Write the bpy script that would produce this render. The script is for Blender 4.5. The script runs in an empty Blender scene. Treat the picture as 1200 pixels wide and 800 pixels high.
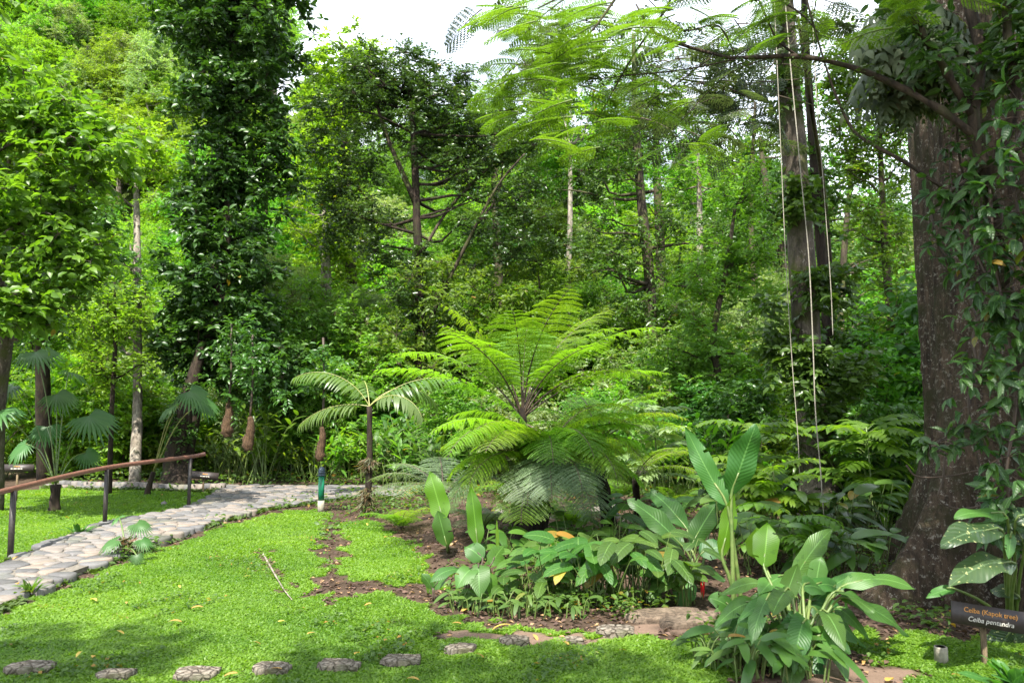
import bpy, math, random
import numpy as np
from mathutils import Vector
rng = np.random.default_rng(7)
random.seed(7)
scene = bpy.context.scene
COL = scene.collection
R = math.radians
# ------------------------------------------------------------------ camera
F = 930.0; CAMZ = 1.6; TH = math.atan(80/930)
cam = bpy.data.cameras.new('camera'); camo = bpy.data.objects.new('camera', cam); COL.objects.link(camo)
camo.location = (0, 0, CAMZ); camo.rotation_euler = (math.pi/2+TH, 0, 0)
cam.sensor_width = 36; cam.lens = 36*F/1200; cam.clip_end = 1000; cam.clip_start = .05
cam.dof.use_dof = True; cam.dof.focus_distance = 8.5; cam.dof.aperture_fstop = 2.8
scene.camera = camo
def P(x, y, Y):
    """world point seen at photo pixel x,y at distance Y along the ground"""
    dx = (x-600)/F; dy = (400-y)/F
    d = np.array([dx, math.cos(TH)-dy*math.sin(TH), math.sin(TH)+dy*math.cos(TH)])
    return np.array([0, 0, CAMZ]) + d*(Y/d[1])
def G(x, y, z=0.0):
    """ground point under photo pixel"""
    dx = (x-600)/F; dy = (400-y)/F
    d = np.array([dx, math.cos(TH)-dy*math.sin(TH), math.sin(TH)+dy*math.cos(TH)])
    t = (z-CAMZ)/d[2]
    return np.array([0, 0, CAMZ]) + d*t
# ------------------------------------------------------------------ mesh accumulator
def nz(v):
    v = np.asarray(v, float)
    return v/np.maximum(np.linalg.norm(v, axis=-1, keepdims=True), 1e-9)
class Acc:
    def __init__(s): s.v = []; s.f = {}; s.a = []; s.n = 0
    def add(s, v, faces, a=None):
        v = np.asarray(v, float).reshape(-1, 3)
        for f in faces:
            f = np.asarray(f, int)
            if f.size == 0: continue
            s.f.setdefault(f.shape[1], []).append(f+s.n)
        s.v.append(v)
        s.a.append(np.zeros((len(v), 3)) if a is None else np.asarray(a, float).reshape(-1, 3))
        s.n += len(v)
    def mesh(s, name, mat, off=(0, 0, 0), smooth=False):
        me = bpy.data.meshes.new(name)
        if s.n == 0: return me
        v = np.concatenate(s.v)-np.asarray(off, float); a = np.concatenate(s.a)
        me.vertices.add(len(v)); me.vertices.foreach_set('co', v.astype(np.float32).ravel())
        idx = []; starts = []; tot = []; p = 0
        for k, l in s.f.items():
            f = np.concatenate(l); idx.append(f.ravel()); starts.append(p+np.arange(len(f))*k); tot.append(np.full(len(f), k)); p += f.size
        idx = np.concatenate(idx); starts = np.concatenate(starts)
        me.loops.add(len(idx)); me.loops.foreach_set('vertex_index', idx.astype(np.int32))
        me.polygons.add(len(starts)); me.polygons.foreach_set('loop_start', starts.astype(np.int32))
        me.update(calc_edges=True)
        at = me.attributes.new('lf', 'FLOAT_VECTOR', 'POINT'); at.data.foreach_set('vector', a.astype(np.float32).ravel())
        if smooth: me.polygons.foreach_set('use_smooth', np.ones(len(starts), bool))
        me.materials.append(mat)
        return me
def part(name, acc, mat, parent, smooth=False, label=None):
    off = np.array(parent.location) if parent is not None else np.zeros(3)
    p = parent
    while p is not None and p.parent is not None: p = p.parent; off = off+np.array(p.location)
    o = bpy.data.objects.new(name, acc.mesh(name, mat, off, smooth)); COL.objects.link(o)
    if parent is not None: o.parent = parent
    if label: o['label'] = label
    return o
def tag(o, label=None, cat=None, group=None, kind=None):
    for k, v in (('label', label), ('category', cat), ('group', group), ('kind', kind)):
        if v: o[k] = v
    return o
def thing(name, label, cat, loc, group=None):
    o = bpy.data.objects.new(name, None); COL.objects.link(o); o.location = tuple(float(c) for c in loc); o.empty_display_size = .1
    return tag(o, label, cat, group)
def solo(name, acc, mat, loc, label, cat, group=None, smooth=False, kind=None):
    o = bpy.data.objects.new(name, acc.mesh(name, mat, loc, smooth)); COL.objects.link(o); o.location = tuple(float(c) for c in loc)
    return tag(o, label, cat, group, kind)
def dup(root, loc, rz=0, sc=(1, 1, 1), label=None, group=None, tilt=(0, 0)):
    r = root.copy(); COL.objects.link(r); r.location = tuple(float(c) for c in loc); r.rotation_euler = (tilt[0], tilt[1], rz); r.scale = sc
    if label: r['label'] = label
    if group: r['group'] = group
    for ch in list(root.children):
        c = ch.copy(); COL.objects.link(c); c.parent = r
        for g in list(ch.children):
            d = g.copy(); COL.objects.link(d); d.parent = c
    return r
# ------------------------------------------------------------------ shapes
def frames(pts):
    t = np.gradient(pts, axis=0); t = nz(t)
    ref = np.array([0, 0, 1.0]) if abs(t[:, 2]).mean() < .8 else np.array([0, 1.0, 0])
    a = nz(np.cross(t, ref)); b = np.cross(a, t)
    return t, a, b
def tube(acc, pts, rad, seg=8, a=0.5, cap=True, wob=0):
    pts = np.asarray(pts, float); n = len(pts); rad = np.broadcast_to(np.asarray(rad, float), (n,))
    t, u, w = frames(pts)
    th = np.linspace(0, 2*np.pi, seg, endpoint=False)
    rr = rad[:, None]*(1+wob*rng.normal(size=(n, seg)))
    v = pts[:, None]+(u[:, None]*np.cos(th)[None, :, None]+w[:, None]*np.sin(th)[None, :, None])*rr[..., None]
    i = np.arange(n-1)[:, None]*seg; j = np.arange(seg)[None]
    q = np.stack([i+j, i+(j+1) % seg, i+seg+(j+1) % seg, i+seg+j], -1).reshape(-1, 4)
    fs = [q]
    if cap: fs += [np.arange(seg)[None, ::-1], (np.arange(seg)+(n-1)*seg)[None]]
    acc.add(v, fs, np.tile([0, 0, a], (n*seg, 1)))
def spline(cp, n=16):
    cp = np.asarray(cp, float)
    if len(cp) == 2: return cp[0]+(cp[1]-cp[0])*np.linspace(0, 1, n)[:, None]
    c = np.vstack([2*cp[0]-cp[1], cp, 2*cp[-1]-cp[-2]])
    s = np.linspace(0, len(cp)-1-1e-6, n); k = s.astype(int); t = (s-k)[:, None]
    p0, p1, p2, p3 = c[k], c[k+1], c[k+2], c[k+3]
    return .5*((2*p1)+(-p0+p2)*t+(2*p0-5*p1+4*p2-p3)*t**2+(-p0+3*p1-3*p2+p3)*t**3)
def box(acc, c, s, rx=0, ry=0, rz=0, a=.5):
    from mathutils import Euler
    m = np.array(Euler((rx, ry, rz)).to_matrix())
    v = np.array([[x, y, z] for x in (-1, 1) for y in (-1, 1) for z in (-1, 1)])*np.array(s)/2
    acc.add(v@m.T+np.array(c), [[[0, 1, 3, 2], [4, 6, 7, 5], [0, 4, 5, 1], [2, 3, 7, 6], [0, 2, 6, 4], [1, 5, 7, 3]]], np.tile([0, 0, a], (8, 1)))
# leaf templates: verts (x along, y across, z up), faces, uv
TD = (np.array([[0, 0, 0], [.42, -.5, .10], [1, 0, -.12], [.42, .5, .10]]), [np.array([[0, 1, 2], [0, 2, 3]])])
TO = (np.array([[0, 0, 0], [.28, -.42, .07], [.28, 0, 0], [.28, .42, .07], [.66, -.40, .03], [.66, 0, -.05], [.66, .40, .03], [1, 0, -.22]]),
      [np.array([[0, 1, 2], [0, 2, 3], [4, 7, 5], [5, 7, 6]]), np.array([[1, 4, 5, 2], [2, 5, 6, 3]])])
TS = (np.array([[0, -.12, 0], [0, .12, 0], [.35, -.5, .05], [.35, .5, .05], [.75, -.33, -.06], [.75, .33, -.06], [1, 0, -.25]]),
      [np.array([[4, 6, 5]]), np.array([[0, 2, 3, 1], [2, 4, 5, 3]])])
TG = (np.array([[0, -.5, 0], [0, .5, 0], [.5, -.45, .05], [.5, .45, .05], [1, 0, -.2]]),
      [np.array([[2, 4, 3]]), np.array([[0, 2, 3, 1]])])
def leaves(acc, c, d, nrm, L, W, T=TD, rnd=None, curl=1.0):
    c = np.asarray(c, float); N = len(c)
    if N == 0: return
    d = nz(d); s = nz(np.cross(nrm, d)); n = np.cross(d, s)
    L = np.broadcast_to(np.asarray(L, float), (N,))[:, None, None]; W = np.broadcast_to(np.asarray(W, float), (N,))[:, None, None]
    t, fs = T
    v = c[:, None]+d[:, None]*t[None, :, 0:1]*L+s[:, None]*t[None, :, 1:2]*W+n[:, None]*t[None, :, 2:3]*L*curl
    k = len(t)
    if rnd is None: rnd = rng.random(N)
    a = np.zeros((N, k, 3)); a[..., 0] = t[None, :, 0]; a[..., 1] = t[None, :, 1]*2; a[..., 2] = rnd[:, None]
    acc.add(v, [(f[None]+np.arange(N)[:, None, None]*k).reshape(-1, f.shape[1]) for f in fs], a)
def rdir(n, zbias=0.0, zs=1.0):
    v = rng.normal(size=(n, 3)); v[:, 2] = v[:, 2]*zs+zbias
    return nz(v)
def foliage(acc, centers, cr, twigs, lpt, L, W, T=TD, up=.25, droop=.15, flat=.7, twig_acc=None, spread=.9, nj=.65, tr=.006):
    """sprays of leaves on twigs round each clump centre"""
    K = len(centers); n = K*twigs
    c = np.repeat(np.asarray(centers), twigs, axis=0)
    r = np.repeat(np.broadcast_to(cr, (K,)), twigs)*rng.uniform(.55, 1.25, n)
    td = rdir(n, up, flat)
    s = np.tile(np.linspace(.25, 1.0, lpt), n)*np.repeat(rng.uniform(.85, 1.05, n), lpt)
    C = np.repeat(c, lpt, 0); D = np.repeat(td, lpt, 0); RR = np.repeat(r, lpt)
    pos = C+D*(s*RR)[:, None]; pos[:, 2] -= droop*RR*s**2
    side = nz(np.cross(D, np.array([0, 0, 1.0]))+1e-6)
    sg = np.tile(np.where(np.arange(lpt) % 2 == 0, 1.0, -1.0), n)
    ld = D*rng.uniform(.3, 1, len(D))[:, None]+side*(sg*spread)[:, None]+rng.normal(size=D.shape)*.3+np.array([0, 0, -.25])
    nm = np.array([0, -.12, .9])+rng.normal(size=D.shape)*nj
    ll = L*rng.uniform(.65, 1.2, len(D))
    crnd = np.repeat(rng.random(K), twigs*lpt)
    leaves(acc, pos, ld, nm, ll, ll*W/L, T, np.clip(.45*crnd+.55*rng.random(len(D)), 0, 1))
    if twig_acc is not None:
        e = c+td*r[:, None]; e[:, 2] -= droop*r
        u = nz(np.cross(td, rdir(n)))*tr; w = nz(np.cross(td, u))*tr
        v = np.stack([c+u, c-u*.5+w*.87, c-u*.5-w*.87, e], 1)
        b = np.arange(n)[:, None]*4
        twig_acc.add(v, [np.concatenate([b+[0, 1, 3], b+[1, 2, 3], b+[2, 0, 3]])], np.tile([0, 0, .5], (4*n, 1)))
def ell_points(ells):
    out = []
    for (c, r, n) in ells:
        d = rdir(n); rad = rng.random(n)**(1/2.2)
        out.append(np.asarray(c)+d*rad[:, None]*np.asarray(r))
    return np.concatenate(out)
def EL(x, y, Y, rx, ry, n, dr=.8):
    return (P(x, y, Y), np.array([rx*Y/F, rx*Y/F*dr, ry*Y/F]), n)
def limbs(acc, tp, tr, targets, n, r0=.5, seg=6, r1=.008):
    sel = rng.permutation(len(targets))[:n]; ends = []
    for k in sel:
        e = targets[k]
        d = np.linalg.norm(tp-e, axis=1)+np.where(tp[:, 2] > e[2]-.1, 50, 0)+(e[2]-tp[:, 2])*.35*rng.uniform(.4, 1.4)
        i = int(np.argmin(d)); b = tp[i]; dist = np.linalg.norm(e-b)
        m1 = b+(e-b)*.35+rng.normal(size=3)*dist*.07-np.array([0, 0, dist*.03]); m2 = b+(e-b)*.7+rng.normal(size=3)*dist*.06+np.array([0, 0, dist*.03])
        pts = spline([b, m1, m2, e], 9)
        rr = max(min(tr[i]*r0, .02*dist+.012), r1*1.4)
        tube(acc, pts, np.linspace(rr, r1, 9), seg, cap=False, wob=.05)
        ends.append(pts)
    return ends
# ------------------------------------------------------------------ materials
def newmat(name):
    m = bpy.data.materials.new(name); m.use_nodes = True; nt = m.node_tree; nt.nodes.clear()
    return m, nt, nt.nodes.new('ShaderNodeOutputMaterial')
def N(nt, t, **kw):
    n = nt.nodes.new(t)
    for k, v in kw.items():
        if k in n.inputs.keys() if isinstance(k, str) else False: n.inputs[k].default_value = v
        else: setattr(n, k, v)
    return n
def ramp(nt, fac, stops):
    r = nt.nodes.new('ShaderNodeValToRGB'); e = r.color_ramp.elements
    while len(e) < len(stops): e.new(.5)
    for i, (p, c) in enumerate(stops): e[i].position = p; e[i].color = (*c, 1) if len(c) == 3 else c
    nt.links.new(fac, r.inputs[0]); return r.outputs[0]
def noise(nt, scale, detail=4, vec=None, rough=.55):
    n = nt.nodes.new('ShaderNodeTexNoise'); n.inputs['Scale'].default_value = scale; n.inputs['Detail'].default_value = detail; n.inputs['Roughness'].default_value = rough
    if vec is not None: nt.links.new(vec, n.inputs['Vector'])
    return n.outputs['Fac']
def objvec(nt, scale=(1, 1, 1)):
    tc = nt.nodes.new('ShaderNodeTexCoord'); mp = nt.nodes.new('ShaderNodeMapping'); mp.inputs['Scale'].default_value = scale
    nt.links.new(tc.outputs['Object'], mp.inputs[0]); return mp.outputs[0]
def mathn(nt, op, a, b=None, clamp=False):
    m = nt.nodes.new('ShaderNodeMath'); m.operation = op; m.use_clamp = clamp
    for i, x in enumerate((a, b)):
        if x is None: continue
        if isinstance(x, (int, float)): m.inputs[i].default_value = x
        else: nt.links.new(x, m.inputs[i])
    return m.outputs[0]
def mixc(nt, f, a, b, bt='MIX'):
    m = nt.nodes.new('ShaderNodeMix'); m.data_type = 'RGBA'; m.blend_type = bt
    for s, x in ((m.inputs[0], f), (m.inputs[6], a), (m.inputs[7], b)):
        if isinstance(x, (int, float)): s.default_value = x
        elif isinstance(x, tuple): s.default_value = (*x, 1)
        else: nt.links.new(x, s)
    return m.outputs[2]
def leafmat(name, c1, c2, rough=.42, tl=.4, vein=0, old=.03, spec=.5, spots=0, objvar=.35, oldc=(.30, .20, .03), tb=1.0):
    tl = min(.62, tl*1.2)
    if name not in ('dry_leaf', 'dry_litter', 'bromeliad_leaf'): c1 = (c1[0]*.92, c1[1], c1[2]*1.05); c2 = (c2[0]*.94, c2[1]*1.0, c2[2]*1.1)
    m, nt, out = newmat(name); L = nt.links.new
    at = N(nt, 'ShaderNodeAttribute', attribute_name='lf'); sp = nt.nodes.new('ShaderNodeSeparateXYZ'); L(at.outputs['Vector'], sp.inputs[0])
    u, v, r = sp.outputs
    oi = nt.nodes.new('ShaderNodeObjectInfo')
    cm = tuple((a+b)/2 for a, b in zip(c1, c2))
    col = ramp(nt, r, [(0, c1), (.5, cm), (1-old-.01, c2), (1-old/2, oldc)] if old else [(0, c1), (.5, cm), (1, c2)])
    hs = nt.nodes.new('ShaderNodeHueSaturation'); L(col, hs.inputs['Color'])
    L(mathn(nt, 'ADD', mathn(nt, 'MULTIPLY', oi.outputs['Random'], .04*objvar/.35), .48-.0), hs.inputs['Hue'])
    L(mathn(nt, 'ADD', mathn(nt, 'MULTIPLY', oi.outputs['Random'], objvar), 1-objvar/2), hs.inputs['Value'])
    col = hs.outputs[0]
    bump = None
    if vein:
        av = mathn(nt, 'ABSOLUTE', v)
        mid = mathn(nt, 'LESS_THAN', av, .055)
        ph = mathn(nt, 'SUBTRACT', mathn(nt, 'MULTIPLY', u, vein), mathn(nt, 'MULTIPLY', av, vein*.16))
        sn = mathn(nt, 'SINE', mathn(nt, 'MULTIPLY', ph, 6.283))
        vs = mathn(nt, 'GREATER_THAN', sn, .86)
        col = mixc(nt, mathn(nt, 'MULTIPLY', vs, .10), col, tuple(min(1, x*1.7+.02) for x in c2))
        col = mixc(nt, mathn(nt, 'MULTIPLY', mid, .45), col, tuple(min(1, x*2.0+.05) for x in c2))
        bn = nt.nodes.new('ShaderNodeBump'); bn.inputs['Strength'].default_value = .18; bn.inputs['Distance'].default_value = .006
        L(sn, bn.inputs['Height']); bump = bn.outputs[0]
        nn = noise(nt, 9, 4, objvec(nt)); col = mixc(nt, mathn(nt, 'MULTIPLY', mathn(nt, 'GREATER_THAN', nn, .63), .35), col, tuple(x*.55+.01 for x in c1))
    if spots:
        nn = noise(nt, 38, 3, objvec(nt)); col = mixc(nt, mathn(nt, 'GREATER_THAN', nn, .64), col, (.35, .36, .16))
    pb = nt.nodes.new('ShaderNodeBsdfPrincipled'); L(col, pb.inputs['Base Color']); pb.inputs['Roughness'].default_value = rough; pb.inputs['Specular IOR Level'].default_value = spec
    tr = nt.nodes.new('ShaderNodeBsdfTranslucent')
    tc = mixc(nt, 1.0, col, (1.68*tb, 1.78*tb, .50*tb), 'MULTIPLY'); L(tc, tr.inputs[0])
    if bump: L(bump, pb.inputs['Normal'])
    mx = nt.nodes.new('ShaderNodeMixShader'); mx.inputs[0].default_value = tl
    L(pb.outputs[0], mx.inputs[1]); L(tr.outputs[0], mx.inputs[2]); L(mx.outputs[0], out.inputs[0])
    return m
def bark(name, c1, c2, moss=.45, mossc=(.07, .085, .02), sc=6, rough=.9, streak=.25, bump=.6, pale=0, dist=.03):
    m, nt, out = newmat(name); L = nt.links.new
    v = objvec(nt, (1, 1, streak)); n1 = noise(nt, sc, 8, v, .65); col = ramp(nt, n1, [(.32, c1), (.62, c2)])
    v2 = objvec(nt)
    n4 = noise(nt, sc*2.6, 6, v, .75); col = mixc(nt, .75, col, ramp(nt, n4, [(.40, (.30, .28, .26)), (.56, (1.15, 1.1, 1.05))]), 'MULTIPLY')
    if pale:
        n3 = noise(nt, sc*2.8, 8, v2, .78); col = mixc(nt, mathn(nt, 'MULTIPLY', mathn(nt, 'GREATER_THAN', n3, 1-pale), .7), col, (.30, .275, .225))
    n2 = noise(nt, sc*.45, 6, v2, .7)
    mk = ramp(nt, n2, [(1-moss-.06, (0, 0, 0)), (1-moss+.1, (1, 1, 1))]); col = mixc(nt, mk, col, mossc)
    pb = nt.nodes.new('ShaderNodeBsdfPrincipled'); L(col, pb.inputs['Base Color']); pb.inputs['Roughness'].default_value = rough; pb.inputs['Specular IOR Level'].default_value = .25
    bn = nt.nodes.new('ShaderNodeBump'); bn.inputs['Strength'].default_value = bump; bn.inputs['Distance'].default_value = dist
    L(mathn(nt, 'ADD', mathn(nt, 'ADD', n1, n4), mathn(nt, 'MULTIPLY', n2, .6)), bn.inputs['Height']); L(bn.outputs[0], pb.inputs['Normal'])
    L(pb.outputs[0], out.inputs[0]); return m
def plain(name, c1, c2=None, rough=.6, sc=12, bump=.2, metal=0, spec=.5):
    m, nt, out = newmat(name); L = nt.links.new
    n1 = noise(nt, sc, 6, objvec(nt), .65); col = ramp(nt, n1, [(.35, c1), (.65, c2 or c1)])
    pb = nt.nodes.new('ShaderNodeBsdfPrincipled'); L(col, pb.inputs['Base Color']); pb.inputs['Roughness'].default_value = rough; pb.inputs['Metallic'].default_value = metal; pb.inputs['Specular IOR Level'].default_value = spec
    bn = nt.nodes.new('ShaderNodeBump'); bn.inputs['Strength'].default_value = bump; bn.inputs['Distance'].default_value = .01
    L(n1, bn.inputs['Height']); L(bn.outputs[0], pb.inputs['Normal']); L(pb.outputs[0], out.inputs[0]); return m
M = {}
M['lf_dark'] = leafmat('leaf_dark', (.034, .086, .014), (.086, .172, .024), .36, .30, old=.01)
M['lf_black'] = leafmat('leaf_deep', (.026, .066, .014), (.070, .140, .028), .30, .25)
M['lf_col'] = leafmat('leaf_column', (.016, .050, .008), (.060, .125, .016), .40, .22, old=.01)
M['lf_mid'] = leafmat('leaf_mid', (.065, .155, .015), (.145, .262, .024), .42, .42)
M['lf_fine'] = leafmat('leaf_fine', (.078, .152, .018), (.175, .270, .034), .5, .40)
M['lf_bright'] = leafmat('leaf_bright', (.110, .220, .015), (.220, .340, .028), .42, .48)
M['lf_yellow'] = leafmat('leaf_yellow', (.120, .230, .020), (.230, .330, .045), .42, .45, old=.008)
M['lf_pale'] = leafmat('leaf_pale', (.130, .205, .060), (.290, .350, .150), .42, .35, old=.01)
M['lf_blue'] = leafmat('leaf_blue', (.040, .095, .048), (.085, .165, .080), .35, .3)
M['fern'] = leafmat('fern_leaf', (.095, .190, .016), (.185, .300, .026), .45, .48, objvar=.3, old=.015)
M['fern_grey'] = leafmat('fern_grey', (.085, .135, .060), (.150, .205, .090), .5, .3, objvar=.2, old=.05)
M['palm'] = leafmat('palm_leaf', (.070, .150, .030), (.110, .200, .040), .35, .38, objvar=.2, old=0)
M['palm_pale'] = leafmat('palm_pale', (.100, .150, .040), (.150, .200, .060), .4, .38, objvar=.2, old=.04)
M['fan'] = leafmat('fan_leaf', (.050, .130, .030), (.085, .180, .045), .45, .35, objvar=.25, old=0)
M['heli'] = leafmat('banana_leaf', (.045, .120, .022), (.080, .175, .030), .42, .38, vein=22, objvar=.3, old=0)
M['heli_light'] = leafmat('banana_light', (.080, .190, .014), (.120, .240, .020), .42, .50, vein=22, objvar=.2, old=0)
M['heli_blue'] = leafmat('banana_bluish', (.026, .092, .016), (.058, .145, .022), .45, .32, vein=18, objvar=.25, old=0)
M['broad'] = leafmat('broad_leaf', (.034, .096, .012), (.078, .155, .018), .45, .35, vein=9, objvar=.35, old=.012)
M['vine'] = leafmat('vine_leaf', (.018, .060, .012), (.055, .130, .022), .40, .32, vein=7, objvar=.2, old=.006)
M['stag'] = leafmat('staghorn_leaf', (.045, .075, .025), (.150, .185, .085), .6, .28, old=.03, oldc=(.10, .07, .03), objvar=.1)
M['spotted'] = leafmat('spotted_leaf', (.030, .060, .022), (.050, .085, .030), .32, .25, vein=12, spots=1, objvar=.2, old=0)
M['mimosa'] = leafmat('mimosa_leaf', (.060, .140, .016), (.110, .200, .024), .5, .52, old=0, objvar=.2)
M['mimosa_dark'] = leafmat('mimosa_purple', (.045, .055, .045), (.085, .120, .060), .4, .35, old=0, objvar=.2)
M['grass'] = leafmat('grass_blade', (.045, .150, .010), (.165, .310, .028), .50, .40, old=.02, oldc=(.32, .27, .09), objvar=0)
M['cover'] = leafmat('cover_leaf', (.045, .110, .018), (.090, .180, .028), .5, .38, old=.04, objvar=0)
M['moss'] = leafmat('moss_tuft', (.022, .050, .008), (.065, .120, .016), .7, .25, old=.03, objvar=0)
M['litter'] = leafmat('dry_litter', (.040, .024, .015), (.120, .078, .048), .75, .1, old=.12, oldc=(.35, .24, .10), objvar=0)
M['dryleaf'] = leafmat('dry_leaf', (.42, .24, .04), (.50, .36, .10), .6, .25, old=0, objvar=.3)
M['epi'] = leafmat('bromeliad_leaf', (.045, .055, .022), (.120, .125, .045), .55, .2, old=.25, oldc=(.13, .075, .035), objvar=0)
M['bark'] = bark('bark_brown', (.028, .022, .016), (.085, .068, .048))
M['bark_dark'] = bark('bark_dark', (.014, .010, .008), (.040, .029, .020), .42, (.030, .038, .010), sc=9)
M['bark_pale'] = bark('bark_pale', (.130, .110, .085), (.330, .300, .250), .40, (.080, .090, .040), sc=7)
M['bark_moss'] = bark('bark_mossy', (.050, .042, .031), (.135, .115, .090), .48, (.055, .060, .018), sc=6, pale=.40, bump=.9)
M['ceiba'] = bark('ceiba_bark', (.024, .017, .011), (.098, .070, .047), .47, (.034, .032, .012), sc=9, pale=.43, streak=.22, bump=1.0, dist=.05)
M['bark_mossd'] = bark('bark_dark_mossy', (.022, .016, .011), (.060, .045, .030), .42, (.040, .050, .012), sc=8)
M['fern_trunk'] = bark('fern_trunk', (.006, .005, .004), (.022, .015, .010), .15, sc=25, streak=.12)
M['nest'] = bark('nest_fibre', (.040, .024, .014), (.120, .075, .042), .1, sc=30, streak=.3)
M['stemg'] = plain('green_stem', (.060, .110, .020), (.130, .170, .045), .45)
M['stemd'] = plain('dark_stem', (.035, .022, .014), (.075, .050, .030), .6)
M['stemy'] = plain('yellow_stem', (.200, .220, .060), (.300, .290, .100), .45)
M['rail'] = plain('rusty_rail', (.120, .050, .035), (.190, .090, .060), .42, 25, .3)
M['post'] = plain('dark_post', (.018, .016, .015), (.045, .036, .030), .5, 30)
M['green'] = plain('green_paint', (.004, .120, .060), (.008, .165, .085), .38, 14, .1)
M['cap'] = plain('dark_blue_cap', (.020, .035, .060), (.045, .065, .095), .35, 20, .1)
M['conc'] = plain('weathered_concrete', (.20, .18, .14), (.36, .33, .26), .9, 18, .6)
M['board'] = plain('sign_board', (.020, .014, .012), (.036, .026, .022), .5, 40, .1)
M['wood'] = bark('stake_wood', (.130, .095, .055), (.240, .185, .115), .25, sc=14, streak=.15)
M['txt_o'] = plain('orange_letters', (.50, .22, .04), None, .6, 5, 0)
M['txt_w'] = plain('white_letters', (.48, .45, .38), None, .6, 5, 0)
M['rope'] = plain('pale_rope', (.20, .18, .13), (.36, .33, .27), .8, 60, .4)
M['red'] = plain('red_bract', (.38, .008, .010), (.45, .015, .015), .4, 8, .1)
def stonemat():
    m, nt, out = newmat('river_stone'); L = nt.links.new
    at = N(nt, 'ShaderNodeAttribute', attribute_name='lf'); sp = nt.nodes.new('ShaderNodeSeparateXYZ'); L(at.outputs['Vector'], sp.inputs[0])
    col = ramp(nt, sp.outputs[2], [(0, (.08, .076, .072)), (.35, (.14, .136, .136)), (.7, (.19, .168, .15)), (1, (.24, .19, .15))])
    v = objvec(nt); n1 = noise(nt, 14, 8, v, .7); n2 = noise(nt, 1.3, 5, v, .6)
    col = mixc(nt, .55, col, ramp(nt, n1, [(.3, (.35, .35, .35)), (.7, (1, 1, 1))]), 'MULTIPLY')
    col = mixc(nt, ramp(nt, n2, [(.55, (0, 0, 0)), (.75, (.55, .55, .55))]), col, (.09, .10, .04))
    pb = nt.nodes.new('ShaderNodeBsdfPrincipled'); L(col, pb.inputs['Base Color']); pb.inputs['Roughness'].default_value = .75
    bn = nt.nodes.new('ShaderNodeBump'); bn.inputs['Strength'].default_value = .5; bn.inputs['Distance'].default_value = .012
    L(n1, bn.inputs['Height']); L(bn.outputs[0], pb.inputs['Normal']); L(pb.outputs[0], out.inputs[0]); return m
M['stone'] = stonemat()
def stepmat():
    m, nt, out = newmat('weathered_step'); L = nt.links.new; v = objvec(nt)
    n1 = noise(nt, 22, 9, v, .75); n2 = noise(nt, 5, 5, v, .6)
    vo = nt.nodes.new('ShaderNodeTexVoronoi'); vo.feature = 'DISTANCE_TO_EDGE'; vo.inputs['Scale'].default_value = 17; L(v, vo.inputs['Vector'])
    cr = ramp(nt, vo.outputs['Distance'], [(.0, (.28, .24, .2)), (.10, (1, 1, 1))])
    col = ramp(nt, n1, [(.30, (.085, .070, .052)), (.5, (.20, .17, .135)), (.72, (.36, .32, .265))]); col = mixc(nt, .9, col, cr, 'MULTIPLY')
    col = mixc(nt, ramp(nt, n2, [(.50, (0, 0, 0)), (.68, (.7, .7, .7))]), col, (.055, .065, .022))
    pb = nt.nodes.new('ShaderNodeBsdfPrincipled'); L(col, pb.inputs['Base Color']); pb.inputs['Roughness'].default_value = .92; pb.inputs['Specular IOR Level'].default_value = .2
    bn = nt.nodes.new('ShaderNodeBump'); bn.inputs['Strength'].default_value = .9; bn.inputs['Distance'].default_value = .02
    L(mathn(nt, 'ADD', n1, mathn(nt, 'MINIMUM', mathn(nt, 'MULTIPLY', vo.outputs['Distance'], 6.0), .9)), bn.inputs['Height']); L(bn.outputs[0], pb.inputs['Normal']); L(pb.outputs[0], out.inputs[0]); return m
M['step'] = stepmat()
def groundmat():
    m, nt, out = newmat('ground_soil'); L = nt.links.new
    at = N(nt, 'ShaderNodeAttribute', attribute_name='lf'); sp = nt.nodes.new('ShaderNodeSeparateXYZ'); L(at.outputs['Vector'], sp.inputs[0])
    v = objvec(nt); n1 = noise(nt, 3.5, 10, v, .7); n2 = noise(nt, 45, 6, v, .7)
    soil = ramp(nt, n1, [(.3, (.032, .022, .015)), (.5, (.066, .045, .031)), (.7, (.108, .076, .054))])
    soil = mixc(nt, .5, soil, ramp(nt, n2, [(.35, (.45, .42, .40)), (.65, (1.2, 1.15, 1.1))]), 'MULTIPLY')
    packed = mixc(nt, .4, (.175, .120, .088), ramp(nt, n2, [(.3, (.55, .5, .5)), (.7, (1.1, 1.1, 1.1))]), 'MULTIPLY')
    soil = mixc(nt, sp.outputs[1], soil, packed)
    gr = ramp(nt, n2, [(.3, (.030, .050, .010)), (.7, (.075, .110, .020))])
    col = mixc(nt, sp.outputs[0], soil, gr)
    pb = nt.nodes.new('ShaderNodeBsdfPrincipled'); L(col, pb.inputs['Base Color']); pb.inputs['Roughness'].default_value = .95; pb.inputs['Specular IOR Level'].default_value = .15
    bn = nt.nodes.new('ShaderNodeBump'); bn.inputs['Strength'].default_value = .8; bn.inputs['Distance'].default_value = .03
    L(mathn(nt, 'ADD', n1, mathn(nt, 'MULTIPLY', n2, .5)), bn.inputs['Height']); L(bn.outputs[0], pb.inputs['Normal']); L(pb.outputs[0], out.inputs[0]); return m
M['ground'] = groundmat()
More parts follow.
